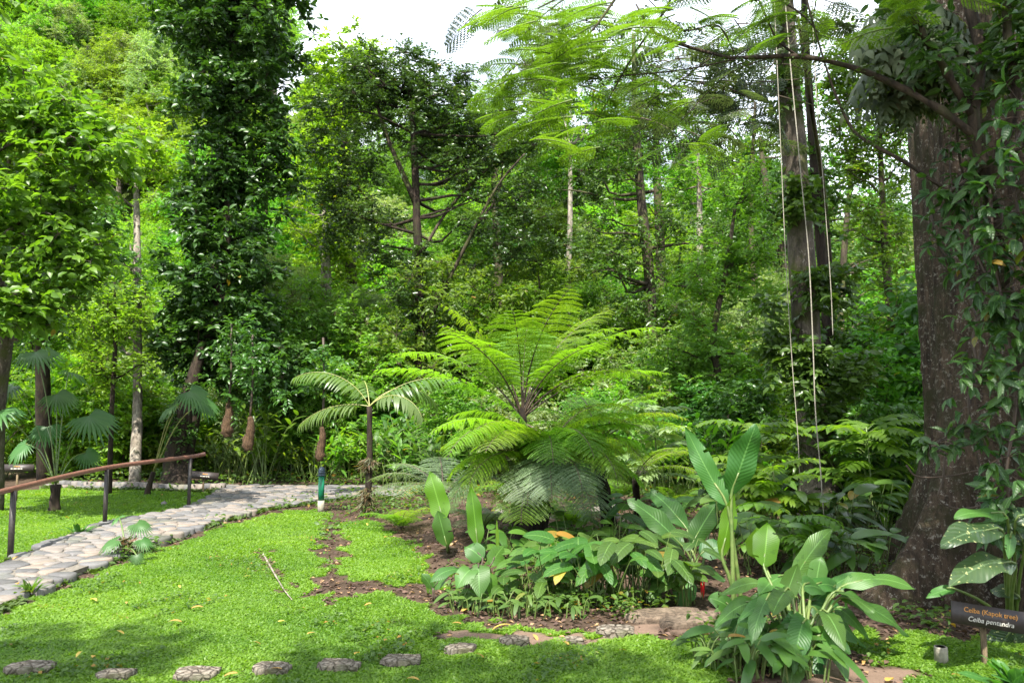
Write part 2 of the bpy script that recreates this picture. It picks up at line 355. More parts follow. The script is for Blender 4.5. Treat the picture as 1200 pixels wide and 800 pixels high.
# ------------------------------------------------------------------ terrain
def sm(x, a, b):
    t = np.clip((x-a)/(b-a), 0, 1); return t*t*(3-2*t)
def gh(x, y):
    x = np.asarray(x, float); y = np.asarray(y, float)
    q = x/np.maximum(y, 8)
    A = np.interp(q, [-1.2, -.66, -.38, -.27, -.15, -.05, .05, .17, .3, .45, .8, 1.2], [60, 58, 56, 40, 36, 30, 32, 30, 26, 18, 12, 12])
    near = .025*np.sin(x*1.7+.4)*np.cos(y*1.3)+.015*np.sin(x*3.9+y*2.7)
    bed = .16*sm(x, -1.6, -.4)*sm(y, 7.0, 8.3)*(1-sm(x, 3.2, 4.2))*(1-sm(y, 13, 16))
    return near+bed+A*sm(y, 30, 115)+1.2*np.sin(x*.11)*np.sin(y*.09)*sm(y, 25, 45)
def gz(p): return float(gh(p[0], p[1]))
def inpoly(px, py, poly):
    r = np.zeros(px.shape, bool); n = len(poly)
    for i in range(n):
        x0, y0 = poly[i]; x1, y1 = poly[(i+1) % n]
        c = ((y0 > py) != (y1 > py)) & (px < (x1-x0)*(py-y0)/(y1-y0+1e-12)+x0); r ^= c
    return r
def GP(poly): return [tuple(G(x, y)[:2]) for x, y in poly]
path_poly = GP([(-260, 800), (-120, 760), (0, 716), (75, 680), (150, 652), (205, 630), (300, 600), (370, 589), (430, 584), (470, 582), (480, 573), (420, 572.5), (300, 571.5), (140, 570.5), (60, 570), (60, 572.5), (235, 574.5), (262, 577), (240, 590), (215, 600), (170, 607), (115, 619), (60, 642), (0, 666), (-120, 705), (-260, 745)])
lawn_polys = [GP([(-350, 1100), (-150, 790), (0, 722), (75, 686), (150, 658), (205, 636), (300, 606), (370, 595), (384, 600), (372, 630), (376, 672), (362, 690), (385, 708), (430, 698), (480, 708), (520, 722), (600, 736), (690, 738), (700, 744), (560, 740), (505, 745), (560, 757), (640, 757), (700, 752), (760, 748), (830, 752), (850, 775), (870, 830), (900, 1100)]),
              GP([(398, 612), (440, 608), (480, 640), (515, 690), (470, 690), (430, 686), (396, 680), (404, 640)]),
              GP([(985, 744), (1060, 742), (1110, 748), (1330, 748), (1400, 1100), (1090, 1100), (1100, 812), (1062, 780), (1010, 768)]),
              GP([(-500, 700), (-260, 740), (-120, 700), (0, 661), (60, 637), (115, 614), (170, 603), (215, 596), (238, 588), (255, 577), (235, 575.5), (60, 573.5), (-500, 574)]),
              GP([(430, 572), (560, 568), (560, 573), (500, 576), (430, 574)])]
soil_poly = GP([(300, 640), (322, 655), (345, 690), (335, 695), (312, 668)])
packed_polys = [GP([(500, 743), (560, 738), (700, 742), (800, 712), (860, 712), (850, 742), (740, 748), (640, 755), (560, 755)]), GP([(985, 768), (1060, 782), (1100, 812), (1090, 1000), (900, 1100), (870, 800)])]
def wob(x, y):
    return .06*np.sin(x*9+3*np.sin(y*5))+.05*np.sin(y*11+2*np.sin(x*7))+.03*np.sin(x*23+y*19), .06*np.sin(y*8+3*np.sin(x*6))+.04*np.sin(x*13-y*9)+.03*np.sin(x*21-y*17)
def lawnmask(x, y):
    a, b = wob(x, y); X = x+a; Y = y+b*1.4; r = np.zeros(x.shape, bool)
    for p in lawn_polys: r |= inpoly(X, Y, p)
    r &= ~(inpoly(X, Y, soil_poly) & (np.sin(x*31+y*17)+np.sin(y*41-x*13) > -.3))
    return r & ~inpoly(x, y, path_poly)
def packmask(x, y):
    a, b = wob(x, y); r = np.zeros(x.shape, bool)
    for p in packed_polys: r |= inpoly(x+a, y+b, p)
    return r
def grid(xs, ys):
    X, Y = np.meshgrid(xs, ys); Z = gh(X, Y); n, m = X.shape
    i = np.arange(n-1)[:, None]*m; j = np.arange(m-1)[None]
    q = np.stack([i+j, i+j+1, i+m+j+1, i+m+j], -1).reshape(-1, 4)
    return np.stack([X, Y, Z], -1).reshape(-1, 3), q, X.ravel(), Y.ravel()
acc = Acc()
xs = np.concatenate([np.linspace(-260, -14, 60), np.linspace(-13.9, 9.9, 420), np.linspace(10, 260, 60)])
ys = np.concatenate([np.linspace(-30, 3.2, 12), np.linspace(3.3, 18, 300), np.linspace(18.3, 40, 40), np.linspace(42, 320, 60)])
v, q, X, Y = grid(xs, ys)
lm = lawnmask(X, Y).astype(float); pm = packmask(X, Y).astype(float)
far = sm(Y, 19, 24); acc.add(v, [q], np.stack([np.maximum(lm, far), pm, np.zeros_like(lm)], -1))
solo('ground', acc, M['ground'], (0, 0, 0), 'brown soil ground under the garden rising to a wooded hillside behind', 'ground', smooth=True, kind='structure')
# ------------------------------------------------------------------ cobbled path
def clip(poly, p, n):
    out = []; k = len(poly)
    for i in range(k):
        a = poly[i]; b = poly[(i+1) % k]; da = np.dot(a-p, n); db = np.dot(b-p, n)
        if da <= 0: out.append(a)
        if (da < 0) != (db < 0): out.append(a+(b-a)*(da/(da-db)))
    return out
def cells(poly, sp, asp=1.0, seed=3, bound=None):
    rg = np.random.default_rng(seed); pl = np.array(poly); lo = pl.min(0); hi = pl.max(0)
    lo = np.maximum(lo, [-9.5, 3.8]); pts = []
    gxs = np.arange(lo[0], hi[0], sp*asp); gys = np.arange(lo[1], hi[1], sp/asp)
    for j, gy in enumerate(gys):
        for gx in gxs: pts.append((gx+(j % 2)*sp*.5+rg.uniform(-.47, .47)*sp*asp, gy+rg.uniform(-.47, .47)*sp/asp))
    pts = np.array(pts); ok = inpoly(pts[:, 0], pts[:, 1], poly); pts = pts[ok]; out = []
    for i, p in enumerate(pts):
        d = np.linalg.norm(pts-p, axis=1); nb = np.where((d < sp*2.6) & (d > 0))[0]
        cell = [p+np.array(c)*sp*.75 for c in ((-1, -1), (1, -1), (1, 1), (-1, 1))]
        for k in nb:
            m = (p+pts[k])/2; cell = clip(cell, m, nz(pts[k]-p))
            if len(cell) < 3: break
        if bound is not None and len(cell) >= 3:
            bp = np.array(bound); cc = bp.mean(0)
            for k in range(len(bp)):
                e = bp[(k+1) % len(bp)]-bp[k]; nn_ = nz(np.array([e[1], -e[0]])); nn_ = nn_ if np.dot(cc-bp[k], nn_) < 0 else -nn_
                cell = clip(cell, bp[k], nn_)
                if len(cell) < 3: break
        if len(cell) >= 3: out.append((p, np.array(cell)))
    return out
PZ = .07
def dome(acc, cell, z0, z1, shrink=.06, rnd=None, rounding=1.0, flat=False):
    c = cell.mean(0); k = len(cell)
    # round the corners by resampling
    mids = (cell+np.roll(cell, -1, 0))/2
    q1 = cell*(1-.5*rounding)+(mids*.25+np.roll(mids, 1, 0)*.25)*rounding
    ring = np.empty((2*k, 2)); ring[0::2] = q1; ring[1::2] = mids
    K = 2*k; s0 = 1-shrink; rings = []
    prof = ((s0, z0), (s0, z0+(z1-z0)*.86), (s0*.975, z0+(z1-z0)*.97), (s0*.85, z1)) if flat else ((s0, z0), (s0*.998, z0+(z1-z0)*.74), (s0*.965, z0+(z1-z0)*.93), (s0*.86, z1))
    for s, z in prof if True else ((s0, z0), (s0*.995, z0+(z1-z0)*.62), (s0*.95, z0+(z1-z0)*.90), (s0*.80, z1)):
        rings.append(np.column_stack([c+(ring-c)*s, np.full(K, z)]))
    v = np.vstack(rings+[np.array([[*c, z1+.001]])]); fs = []
    i = np.arange(K); j = (i+1) % K
    q = np.concatenate([np.stack([i+r*K, j+r*K, j+(r+1)*K, i+(r+1)*K], -1) for r in range(3)])
    t = np.stack([i+3*K, j+3*K, np.full(K, 4*K)], -1)
    r = random.random() if rnd is None else rnd
    acc.add(v, [q, t], np.tile([0, 0, r], (len(v), 1)))
acc = Acc()
for p, c in cells(path_poly, .19, 1.25):
    z = 0; dome(acc, c, z-.03, z+PZ+random.uniform(-.003, .008), .045)
po = solo('path', acc, M['stone'], (0, 0, 0), 'winding cobbled path of grey river stones', 'path', smooth=True, kind='structure')
# bedding of the path
acc = Acc(); pp = np.array(path_poly); n = len(pp)
from mathutils.geometry import tessellate_polygon
tri = tessellate_polygon([[Vector((x, y, 0)) for x, y in path_poly]])
acc.add(np.column_stack([pp, np.full(n, PZ-.012)]), [np.array(tri)], np.tile([0, 0, 0], (n, 1)))
i = np.arange(n); j = (i+1) % n
acc.add(np.vstack([np.column_stack([pp, np.full(n, -.12)]), np.column_stack([pp, np.full(n, PZ-.013)])]), [np.stack([i, j, j+n, i+n], -1)])
M['bed'] = plain('path_bedding', (.10, .085, .068), (.17, .15, .12), .95, 30, .5)
part('path_bedding', acc, M['bed'], po)
# low kerb behind the lawn
acc = Acc(); a = G(70, 572); b = G(262, 575.5)
for k in range(26):
    t = (k+.5)/26; c = a+(b-a)*t; box(acc, (c[0], c[1]+.05, gz(c)+.05), ((b-a)[0]/26*.97, .16, .16+.02*random.random()), rz=random.uniform(-.04, .04), a=random.random())
tag(part('kerb', acc, M['stone'], None), kind='structure')
# ------------------------------------------------------------------ grass
def scatter(n, x0, x1, y0, y1, mask, dens_ref=5.0, pw=1.2):
    # denser close to the camera
    y = y0*(y1/y0)**(rng.random(n)); x = rng.uniform(x0, x1, n)*(y/y1)
    m = mask(x, y); return x[m], y[m]
def grass_patch(name, n, mask, mat, hL, hW, x0, x1, y0, y1, lean=1.0, T=TG, label='', cat='grass', zoff=0):
    x, y = scatter(n, x0, x1, y0, y1, mask)
    if name == 'lawn': wn = np.sin(x*3.7+2.1*np.sin(y*2.9))+np.sin(y*5.3+1.7*np.sin(x*4.1))+.8*np.sin(x*11+y*9); kp = (wn < 1.75) | (rng.random(len(x)) < .35); x = x[kp]; y = y[kp]
    acc = Acc(); m = len(x); z = gh(x, y)+zoff; th = rng.uniform(0, 2*np.pi, m)
    d = np.stack([np.cos(th)*lean, np.sin(th)*lean, rng.uniform(.25, 1.2, m)], -1)
    nm = np.stack([-np.cos(th), -np.sin(th), np.full(m, .9)], -1)+rng.normal(size=(m, 3))*.45
    patch = np.clip(.5+.22*np.sin(x*2.1+y*1.3)+.2*np.sin(x*.9-y*2.3+1)+.15*np.sin(x*6.1+2*np.sin(y*4.3))+.12*np.sin(y*9.7+x*3.1), 0, 1)
    sc = rng.uniform(.6, 1.3, m)*(.85+.3*patch)*(1+.06*np.maximum(y-6, 0))
    leaves(acc, np.stack([x, y, z], -1), d, nm, hL*sc, hW*sc, T, np.clip(rng.random(m)*.55+.45*patch, 0, 1))
    return solo(name, acc, mat, (0, 0, 0), label, cat, kind='stuff')
grass_patch('lawn', 1400000, lawnmask, M['grass'], .030, .0100, -12, 13, 4.0, 17.5, label='short bright green lawn grass with broad blades')
def mossmask(x, y):
    ok = ~inpoly(x, y, path_poly); near = np.zeros(x.shape, bool)
    for dx, dy in ((0, .17), (.05, .3), (-.1, .1), (0, -.12), (.1, .05)): near |= inpoly(x+dx, y+dy, path_poly)
    return ok & near & (np.sin(x*5)+np.sin(y*7+x*3) > -1.6)
grass_patch('moss', 380000, mossmask, M['moss'], .055, .022, -12, 10, 4.0, 17.5, label='dark moss and creeping tufts along the edge of the stone path', cat='moss', zoff=.01)
def soilmask(x, y):
    return ~lawnmask(x, y) & ~inpoly(x, y, path_poly)
def littermask(x, y): return soilmask(x, y) & ((~packmask(x, y)) | (rng.random(x.shape) < .12))
x, y = scatter(38000, -14, 14, 4.2, 24, littermask); acc = Acc(); n = len(x)
th = rng.uniform(0, 6.28, n); s = rng.uniform(.02, .075, n)
leaves(acc, np.stack([x, y, gh(x, y)+rng.uniform(.003, .02, n)], -1), np.stack([np.cos(th), np.sin(th), rng.normal(size=n)*.2], -1), np.array([0, 0, 1.])+rng.normal(size=(n, 3))*.25, s, s*.5, TD)
solo('leaf_litter', acc, M['litter'], (0, 0, 0), 'brown dead leaf litter scattered on the bare soil', 'leaf litter', kind='stuff')
def covmask(x, y):
    nn = np.sin(x*2.3+1.1*np.sin(y*1.9))+np.sin(y*2.9+x*1.3)+.6*np.sin(x*7+y*5)
    return soilmask(x, y) & ~packmask(x, y) & ((nn > .35) | (y > 13)) & ~((x > -3.0) & (x < -.6) & (y > 7) & (y < 10.5) & (nn < 1.6))
x, y = scatter(52000, -15, 14, 5.2, 26, covmask); acc = Acc(); n = len(x)
h = rng.uniform(.0, .16, n)*(1+.06*np.maximum(y-8, 0)); th = rng.uniform(0, 6.28, n); s = rng.uniform(.03, .08, n)*(1+.05*np.maximum(y-8, 0))
leaves(acc, np.stack([x, y, gh(x, y)+h], -1), np.stack([np.cos(th), np.sin(th), rng.normal(size=n)*.35], -1), np.array([0, 0, 1.])+rng.normal(size=(n, 3))*.4, s, s*.55, TO)
solo('ground_cover', acc, M['cover'], (0, 0, 0), 'low leafy ground cover creeping over the planting bed', 'ground cover', kind='stuff')
def weedmask(x, y): return lawnmask(x, y) & (np.sin(x*4.3+1.3*np.sin(y*3.1))+np.sin(y*3.9+x*2.2)+.7*np.sin(x*13-y*8) > 1.25)
x, y = scatter(100000, -12, 13, 4.2, 14, weedmask); acc = Acc(); n = len(x); th = rng.uniform(0, 6.28, n); s = rng.uniform(.018, .042, n)
leaves(acc, np.stack([x, y, gh(x, y)+rng.uniform(.015, .05, n)], -1), np.stack([np.cos(th), np.sin(th), rng.normal(size=n)*.3], -1), np.array([0, 0, 1.])+rng.normal(size=(n, 3))*.35, s, s*.75, TD)
solo('clover', acc, M['cover'], (0, 0, 0), 'small round-leaved weeds mixed into the lawn', 'weeds', kind='stuff')
# ------------------------------------------------------------------ stepping stones
spos = [(33, 794, 62, 'left corner of the photo'), (134, 794, 48, ''), (231, 791, 52, ''), (317, 786, 52, ''), (397, 779, 50, ''), (470, 772, 47, ''), (539, 765, 43, ''), (603, 757, 43, ''), (668, 751, 40, ''), (722, 743, 48, '')]
sl = ['stepping stone cut off at the bottom left corner of the lawn', 'second stepping stone from the left, low in the shaded grass', 'third stepping stone from the left, dark front face in the grass', 'fourth stepping stone from the left, tilted with a cracked top',
      'fifth stepping stone from the left, pale sunlit top and thick front', 'sixth stepping stone from the left, rounded and pale', 'seventh stepping stone from the left, small and rough', 'eighth stepping stone from the left, flat beside the bare dirt strip', 'ninth stepping stone, half sunken and covered by grass and soil', 'tenth stepping stone, pale and flat next to the wide slab']
rg_s = np.random.default_rng(2)
for k, (x, y, w, _) in enumerate(spos):
    g = G(x, y); acc = Acc(); ww = w*g[1]/F*rg_s.uniform(.80, .98); rg = np.random.default_rng(40+k)
    K = 9; th = np.linspace(0, 2*np.pi, K, endpoint=False)+rg.uniform(-.2, .2, K)
    sq = 1/np.maximum(np.abs(np.cos(th)), np.abs(np.sin(th)))**1.0
    outline = np.stack([np.cos(th)*ww/2*sq*rg.uniform(.85, 1.08, K), np.sin(th)*ww*.36*sq*rg.uniform(.9, 1.06, K)], -1)+g[:2]
    hz = .020 if k == 8 else .042
    for p, c in cells([tuple(o) for o in outline], .135, 1.1, 60+k, outline): dome(acc, c, gz(g)-.02, gz(g)+hz+random.uniform(.0, .005), .006, .35+.35*random.random(), .12, True)
    cc = outline.mean(0)
    dome(acc, cc+(outline-cc)*1.0, gz(g)-.03, gz(g)+hz-.006, .0, .2, .15, True)
    solo('stepping_stone', acc, M['step'], (g[0], g[1], gz(g)), sl[k], 'stepping stone', 'stepping stones in a curve across the lawn', smooth=False)
g = G(782, 729); acc = Acc(); rg = np.random.default_rng(5)
ol = np.array([G(730, 728)[:2], G(775, 741)[:2], G(835, 738)[:2], G(845, 722)[:2], G(800, 719)[:2], G(745, 722)[:2]])
[dome(acc, c_, -.03, .062+random.uniform(0, .006), .012, .55+.3*random.random(), .2) for p_, c_ in cells([tuple(o_) for o_ in ol], .42, 1.2, 9, ol)]
M['slab'] = bark('slab_stone', (.085, .062, .045), (.20, .155, .115), .25, (.06, .065, .025), sc=9, streak=1.0, bump=.8)
solo('stone_slab', acc, M['slab'], (g[0], g[1], 0), 'wide flat brown stone slab at the edge of the planting bed', 'stone slab')
# ------------------------------------------------------------------ handrail
posts = [G(-112, 706), G(14, 656), G(124, 617), G(222, 597)]; tops = [P(-112, 606, posts[0][1]), P(14, 573, posts[1][1]), P(124, 548, posts[2][1]), P(222, 535, posts[3][1])]
t = thing('handrail', 'rusty brown pipe handrail on dark posts along the cobbled path', 'handrail', (posts[1][0], posts[1][1], 0))
acc = Acc(); tube(acc, spline([P(-250, 650, posts[0][1]-1.2)]+tops+[P(241, 531.5, posts[3][1]+.15)], 40), .032, 12); part('rail', acc, M['rail'], t, True)
for b, tp in zip(posts, tops):
    acc = Acc(); box(acc, ((b[0]+tp[0])/2, b[1], tp[2]/2-.06), (.05, .05, tp[2]+.08), rz=.3); part('post', acc, M['post'], t)
# ------------------------------------------------------------------ bollard, stub
g = G(376, 598); hgt = P(376, 548, g[1])[2]
t = thing('path_light', 'short green post light with a dark ribbed cap beside the path', 'path light', (g[0], g[1], 0))
acc = Acc(); tube(acc, [[g[0], g[1], -.05], [g[0], g[1], .16]], .052, 16); part('base', acc, M['conc'], t, False)
acc = Acc(); tube(acc, [[g[0], g[1], .14], [g[0], g[1], hgt-.12]], .048, 16); part('post', acc, M['green'], t, True)
acc = Acc(); zz = hgt-.13
pr = [(.05, 0), (.066, .01), (.066, .025), (.05, .03), (.05, .045), (.064, .05), (.064, .062), (.048, .066), (.055, .085), (.052, .11), (.035, .135), (.012, .15)]
tube(acc, [[g[0], g[1], zz+h] for r, h in pr], [r for r, h in pr], 18); part('cap', acc, M['cap'], t)
g = G(1103, 772); acc = Acc(); tube(acc, [[g[0], g[1], -.03], [g[0], g[1], .072], [g[0], g[1], .08], [g[0], g[1], .08], [g[0], g[1], .06]], [.042, .04, .040, .030, .028], 16)
solo('pipe_stub', acc, M['conc'], (g[0], g[1], 0), 'small pale cylindrical stub standing in grass before the giant trunk', 'pipe stub', smooth=False)
# ------------------------------------------------------------------ signs
def text(name, s, size, mat, parent, loc, rot, shear=0):
    cu = bpy.data.curves.new(name, 'FONT'); cu.body = s; cu.size = size; cu.align_x = 'CENTER'; cu.align_y = 'CENTER'; cu.extrude = .0012; cu.shear = shear
    o = bpy.data.objects.new(name, cu); COL.objects.link(o); dg = bpy.context.evaluated_depsgraph_get()
    me = bpy.data.meshes.new_from_object(o.evaluated_get(dg)); bpy.data.objects.remove(o)
    me.materials.clear(); me.materials.append(mat)
    o = bpy.data.objects.new(name, me); COL.objects.link(o); o.parent = parent; o.location = loc; o.rotation_euler = rot; return o
def sign(x, ybase, xc, yc, w_px, h_px, label, l1, l2, tilt=0, rz=0, real_text=True, post_w=.022):
    g = G(x, ybase); k = g[1]/F; c = P(xc, yc, g[1]); w = w_px*k; h = h_px*k
    t = thing('plant_sign', label, 'sign', (g[0], g[1], 0))
    acc = Acc(); box(acc, (g[0], g[1], (c[2]-h*.2)/2-.05), (post_w*1.3, post_w, c[2]+.1), a=.5); part('stake', acc, M['wood'], t)
    b = bpy.data.objects.new('board', None)
    acc = Acc(); box(acc, (0, 0, 0), (w, .016, h)); b = bpy.data.objects.new('board', acc.mesh('board', M['board'])); COL.objects.link(b)
    b.parent = t; b.location = (c[0]-g[0], -.028, c[2]); b.rotation_euler = (R(-12), R(tilt), rz)
    if l1:
        text('lettering', l1, h*.31, M['txt_o'], b, (0, -.0105, h*.19), (R(90), 0, 0))
        text('lettering', l2, h*.31, M['txt_w'], b, (0, -.0105, -h*.20), (R(90), 0, 0), .25)
    else:
        for mt, zz, ws in ((M['txt_o'], h*.2, (.05, .07, .04)), (M['txt_w'], -h*.12, (.07, .11, .08, .05))):
            acc = Acc(); xx = -(sum(ws)+.012*(len(ws)-1))*w/2
            for q_ in ws: box(acc, (xx+q_*w/2, -.0095, zz), (q_*w, .002, h*.13)); xx += (q_+.012)*w
            o = bpy.data.objects.new('lettering', acc.mesh('lettering', mt)); COL.objects.link(o); o.parent = b
    return t
sign(1154, 777, 1157, 722, 84, 24, 'dark wooden sign on a stake naming the giant tree, at right', 'Ceiba (Kapok tree)', 'Ceiba pentandra', 8, R(-6))
sign(238, 577, 241, 557, 31, 8.5, 'small dark plant sign just behind the end of the handrail', '', '', 4, 0)
sign(19, 585, 21, 548, 39, 8.5, 'small dark plant sign near the left edge beside the mossy trunk', '', '', 0, 0)
# ================================================================== VEGETATION
def veg(name, label, cat, loc, group=None): return thing(name, label, cat, loc, group)
UP = np.array([0, 0, 1.0])
# ---- generic tree painted by crown ellipsoids
def B(x, Y): return V((x-600)/F*Y, Y, float(gh((x-600)/F*Y, Y))-.1)
def V(*a): return np.array(a, float)
def tree(name, label, cat, trunk_pts, trunk_r, ells, mat, L, W, cr, twigs, lpt, barkm='bark_dark', nl=14, T=TD, flat=.7, droop=.15, up=.25, group=None, seg=10, extra=None, bough=True):
    tp = spline(trunk_pts, 24); tr = np.interp(np.linspace(0, 1, 24), np.linspace(0, 1, len(trunk_r)), trunk_r)
    t = veg(name, label, cat, (tp[0][0], tp[0][1], gz(tp[0])), group)
    cen = ell_points(ells)
    a = Acc(); tube(a, tp, tr, seg, wob=.04); part('trunk', a, M[barkm], t, True)
    a = Acc(); limbs(a, tp, tr, cen, nl, seg=5)
    b = Acc(); foliage(b, cen, cr, twigs, lpt, L, W, T, up=up, droop=droop, flat=flat, twig_acc=a)
    part('branches', a, M[barkm], t)
    part('crown', b, M[mat], t)
    if extra: extra(t)
    return t
# ---- prototypes of background trees (at the origin, copied over the hillside)
def proto_tree(name, label, H, ells, mat, L, W, cr, twigs, lpt, barkm, nl=10, tr=.18, flat=.7, droop=.15):
    pts = [(0, 0, -.5), (random.uniform(-.2, .2), 0, H*.35), (random.uniform(-.4, .4), random.uniform(-.3, .3), H*.7), (random.uniform(-.4, .4), 0, H*.93)]
    return tree(name, label, 'tree', pts, [tr*1.3, tr, tr*.6, tr*.15], ells, mat, L, W, cr, twigs, lpt, barkm, nl, seg=7, flat=flat, droop=droop, group='trees on the wooded hillside')
def V(*a): return np.array(a, float)
def crown_round(H, r, n): return [(V(0, 0, H*.68), V(r, r, H*.30), n), (V(r*.4, -.3, H*.48), V(r*.8, r*.8, H*.2), n//3), (V(-r*.4, .3, H*.52), V(r*.7, r*.7, H*.2), n//3)]
def crown_tall(H, r, n): return [(V(0, 0, H*.55), V(r, r, H*.42), n), (V(0, 0, H*.85), V(r*.7, r*.7, H*.14), n//4)]
def crown_layer(H, r, n): return [(V(random.uniform(-.4, .4)*r, random.uniform(-.4, .4)*r, H*f), V(r*s, r*s, H*.06), int(n*s/3)) for f, s in ((.35, .7), (.47, .95), (.58, 1), (.7, .9), (.81, .75), (.92, .5))]
protos = [
 proto_tree('forest_tree', 'x', 12, crown_round(12, 3.4, 150), 'lf_mid', .16, .08, .85, 15, 13, 'bark'),
 proto_tree('forest_tree', 'x', 14, crown_tall(14, 2.4, 170), 'lf_dark', .16, .075, .75, 15, 13, 'bark_dark'),
 proto_tree('forest_tree', 'x', 11, crown_layer(11, 3.5, 190), 'lf_bright', .17, .08, .80, 14, 13, 'bark_pale', flat=.35),
 proto_tree('forest_tree', 'x', 12, crown_round(12, 3.0, 150), 'lf_yellow', .16, .075, .80, 14, 13, 'bark_pale'),
 proto_tree('forest_tree', 'x', 13, crown_layer(13, 3.0, 190), 'lf_fine', .14, .06, .75, 15, 14, 'bark', flat=.5),
 proto_tree('forest_tree', 'x', 12, crown_tall(12, 2.8, 170), 'lf_pale', .16, .065, .8, 14, 13, 'bark_pale'),
]
pk = ['broad rounded green tree on the wooded hillside', 'tall narrow dark green tree on the wooded hillside', 'layered bright green tree on the wooded hillside', 'rounded yellow-green sunlit tree on the wooded hillside', 'fine-leaved tree in loose layers on the wooded hillside', 'tall pale silvery-green tree on the wooded hillside']
pk2 = [s.replace('on the wooded hillside', 'standing in the forest edge beyond the garden') for s in pk]
used = [False]*6
def place(k, x, y, sc, label, group, zsc=1.0, dz=0):
    z = float(gh(x, y))-.1+dz
    if not used[k]:
        used[k] = True; o = protos[k]; o.location = (x, y, z); o.scale = (sc, sc, sc*zsc); o['label'] = label; o['group'] = group; o.rotation_euler = (0, 0, random.uniform(0, 6.28)); return
    dup(protos[k], (x, y, z), random.uniform(0, 6.28), (sc*random.uniform(.9, 1.1), sc*random.uniform(.9, 1.1), sc*zsc), label, group, (random.uniform(-.06, .06), random.uniform(-.06, .06)))
rg = np.random.default_rng(11)
cnt = 0
for row, y0 in enumerate([37, 43, 50, 58, 67, 78, 91, 106, 122]):
    hw = .74*y0; n = int(2*hw/(4.4+row*.5))
    for i in range(n):
        x = -hw+(i+rg.uniform(.15, .85))*2*hw/n; y = y0+rg.uniform(-4, 4)
        if x/y > .66: continue
        q = x/y; left = q < -.22
        k = rg.choice(6, p=[.14, .02, .26, .26, .12, .20] if left else [.22, .08, .20, .12, .16, .22])
        place(int(k), x, y, rg.uniform(.75, 1.15), pk[k], 'trees on the wooded hillside: kind %d' % (k+1) if False else 'hillside trees: '+pk[k].split(' on the')[0]); cnt += 1
for i in range(34):
    q = rg.uniform(-.62, -.30); y = rg.uniform(52, 122); k = int(rg.choice([0, 2, 3, 5])); place(k, q*y, y, rg.uniform(.9, 1.3), pk[k], 'hillside trees: '+pk[k].split(' on the')[0])
for q, y, k in ((-.66, 60, 3), (-.69, 72, 2), (-.64, 84, 0), (-.68, 96, 3), (-.66, 112, 2), (-.62, 122, 5)):
    place(k, q*y, y, 1.4, pk[k], 'hillside trees: '+pk[k].split(' on the')[0])
# forest edge
rg = np.random.default_rng(23)
edge = [(-21, 27, 3, .8), (-17.5, 33, 2, .9), (-13.8, 29, 3, .75), (-10, 32, 0, .7), (-7.5, 29, 3, .62), (-5, 34, 2, .85), (-2.5, 28, 4, .72), (-.6, 33, 1, .75), (1.5, 29, 4, .72), (4, 33, 0, .72), (6.5, 28, 4, .6), (8.6, 33, 5, .62), (10.6, 28, 2, .5), (13.5, 32, 4, .62), (15, 27, 0, .5), (17, 34, 3, .65),
        (-24, 36, 2, 1), (-12, 37, 2, .85), (2.8, 38, 5, .9), (7, 40, 3, .8), (-8, 39, 4, .95), (12, 39, 4, .7), (19, 38, 1, .7), (21, 29, 2, .6), (-16, 24, 4, .6), (9, 24, 4, .42), (12.5, 22, 5, .42)]
for x, y, k, sc in edge: place(k, x, y, sc, pk2[k], 'forest edge trees: '+pk2[k].split(' standing')[0])
rg = np.random.default_rng(91)
for i in range(80):
    px = rg.uniform(-60, 1110); Y = rg.uniform(19.5, 31); k = int(rg.choice(6, p=[.16, .0, .26, .2, .14, .24] if px > 300 else [.1, .0, .32, .3, .1, .18])); place(k, (px-600)/F*Y, Y, rg.uniform(.32, .55), 'small '+pk2[k], 'small forest edge trees: '+pk2[k].split(' standing')[0])
# ---- hero trees -----------------------------------------------------
def X3(x, y, Y): return P(x, y, Y)
# dark column tree
Yc = 17.5
tree('column_tree', 'tall dark column of glossy evergreen leaves clothing a slim trunk, left of centre', 'tree',
     [B(212, G(212, 574)[1]+.3), X3(222, 500, Yc), X3(240, 430, Yc), X3(262, 300, Yc), X3(272, 180, Yc), X3(272, 60, Yc), X3(275, -60, Yc)], [.24, .19, .15, .12, .10, .07, .03],
     [EL(275, 20, Yc, 92, 85, 120), EL(272, 120, Yc, 76, 70, 72), EL(262, 235, Yc, 54, 80, 62), EL(325, 190, Yc, 36, 80, 22), EL(258, 350, Yc, 80, 85, 100), EL(300, 425, Yc, 60, 45, 42), EL(215, 400, Yc, 38, 50, 25), EL(275, -60, Yc, 95, 60, 50)],
     'lf_col', .17, .085, .42, 9, 9, 'bark_dark', 26, TO)
tree('ivy_clad_tree', 'leaning trunk wrapped in dark climbing leaves beside the cobbled path', 'tree',
     [G(205, 571), X3(203, 545, 16.8), X3(212, 500, 16.8), X3(222, 460, 16.8), X3(238, 400, 17)], [.26, .22, .2, .16, .1],
     [EL(200, 540, 16.8, 13, 30, 12), EL(210, 495, 16.8, 15, 30, 14), EL(222, 455, 16.8, 22, 20, 10)], 'lf_dark', .10, .05, .22, 8, 7, 'bark_dark', 6)
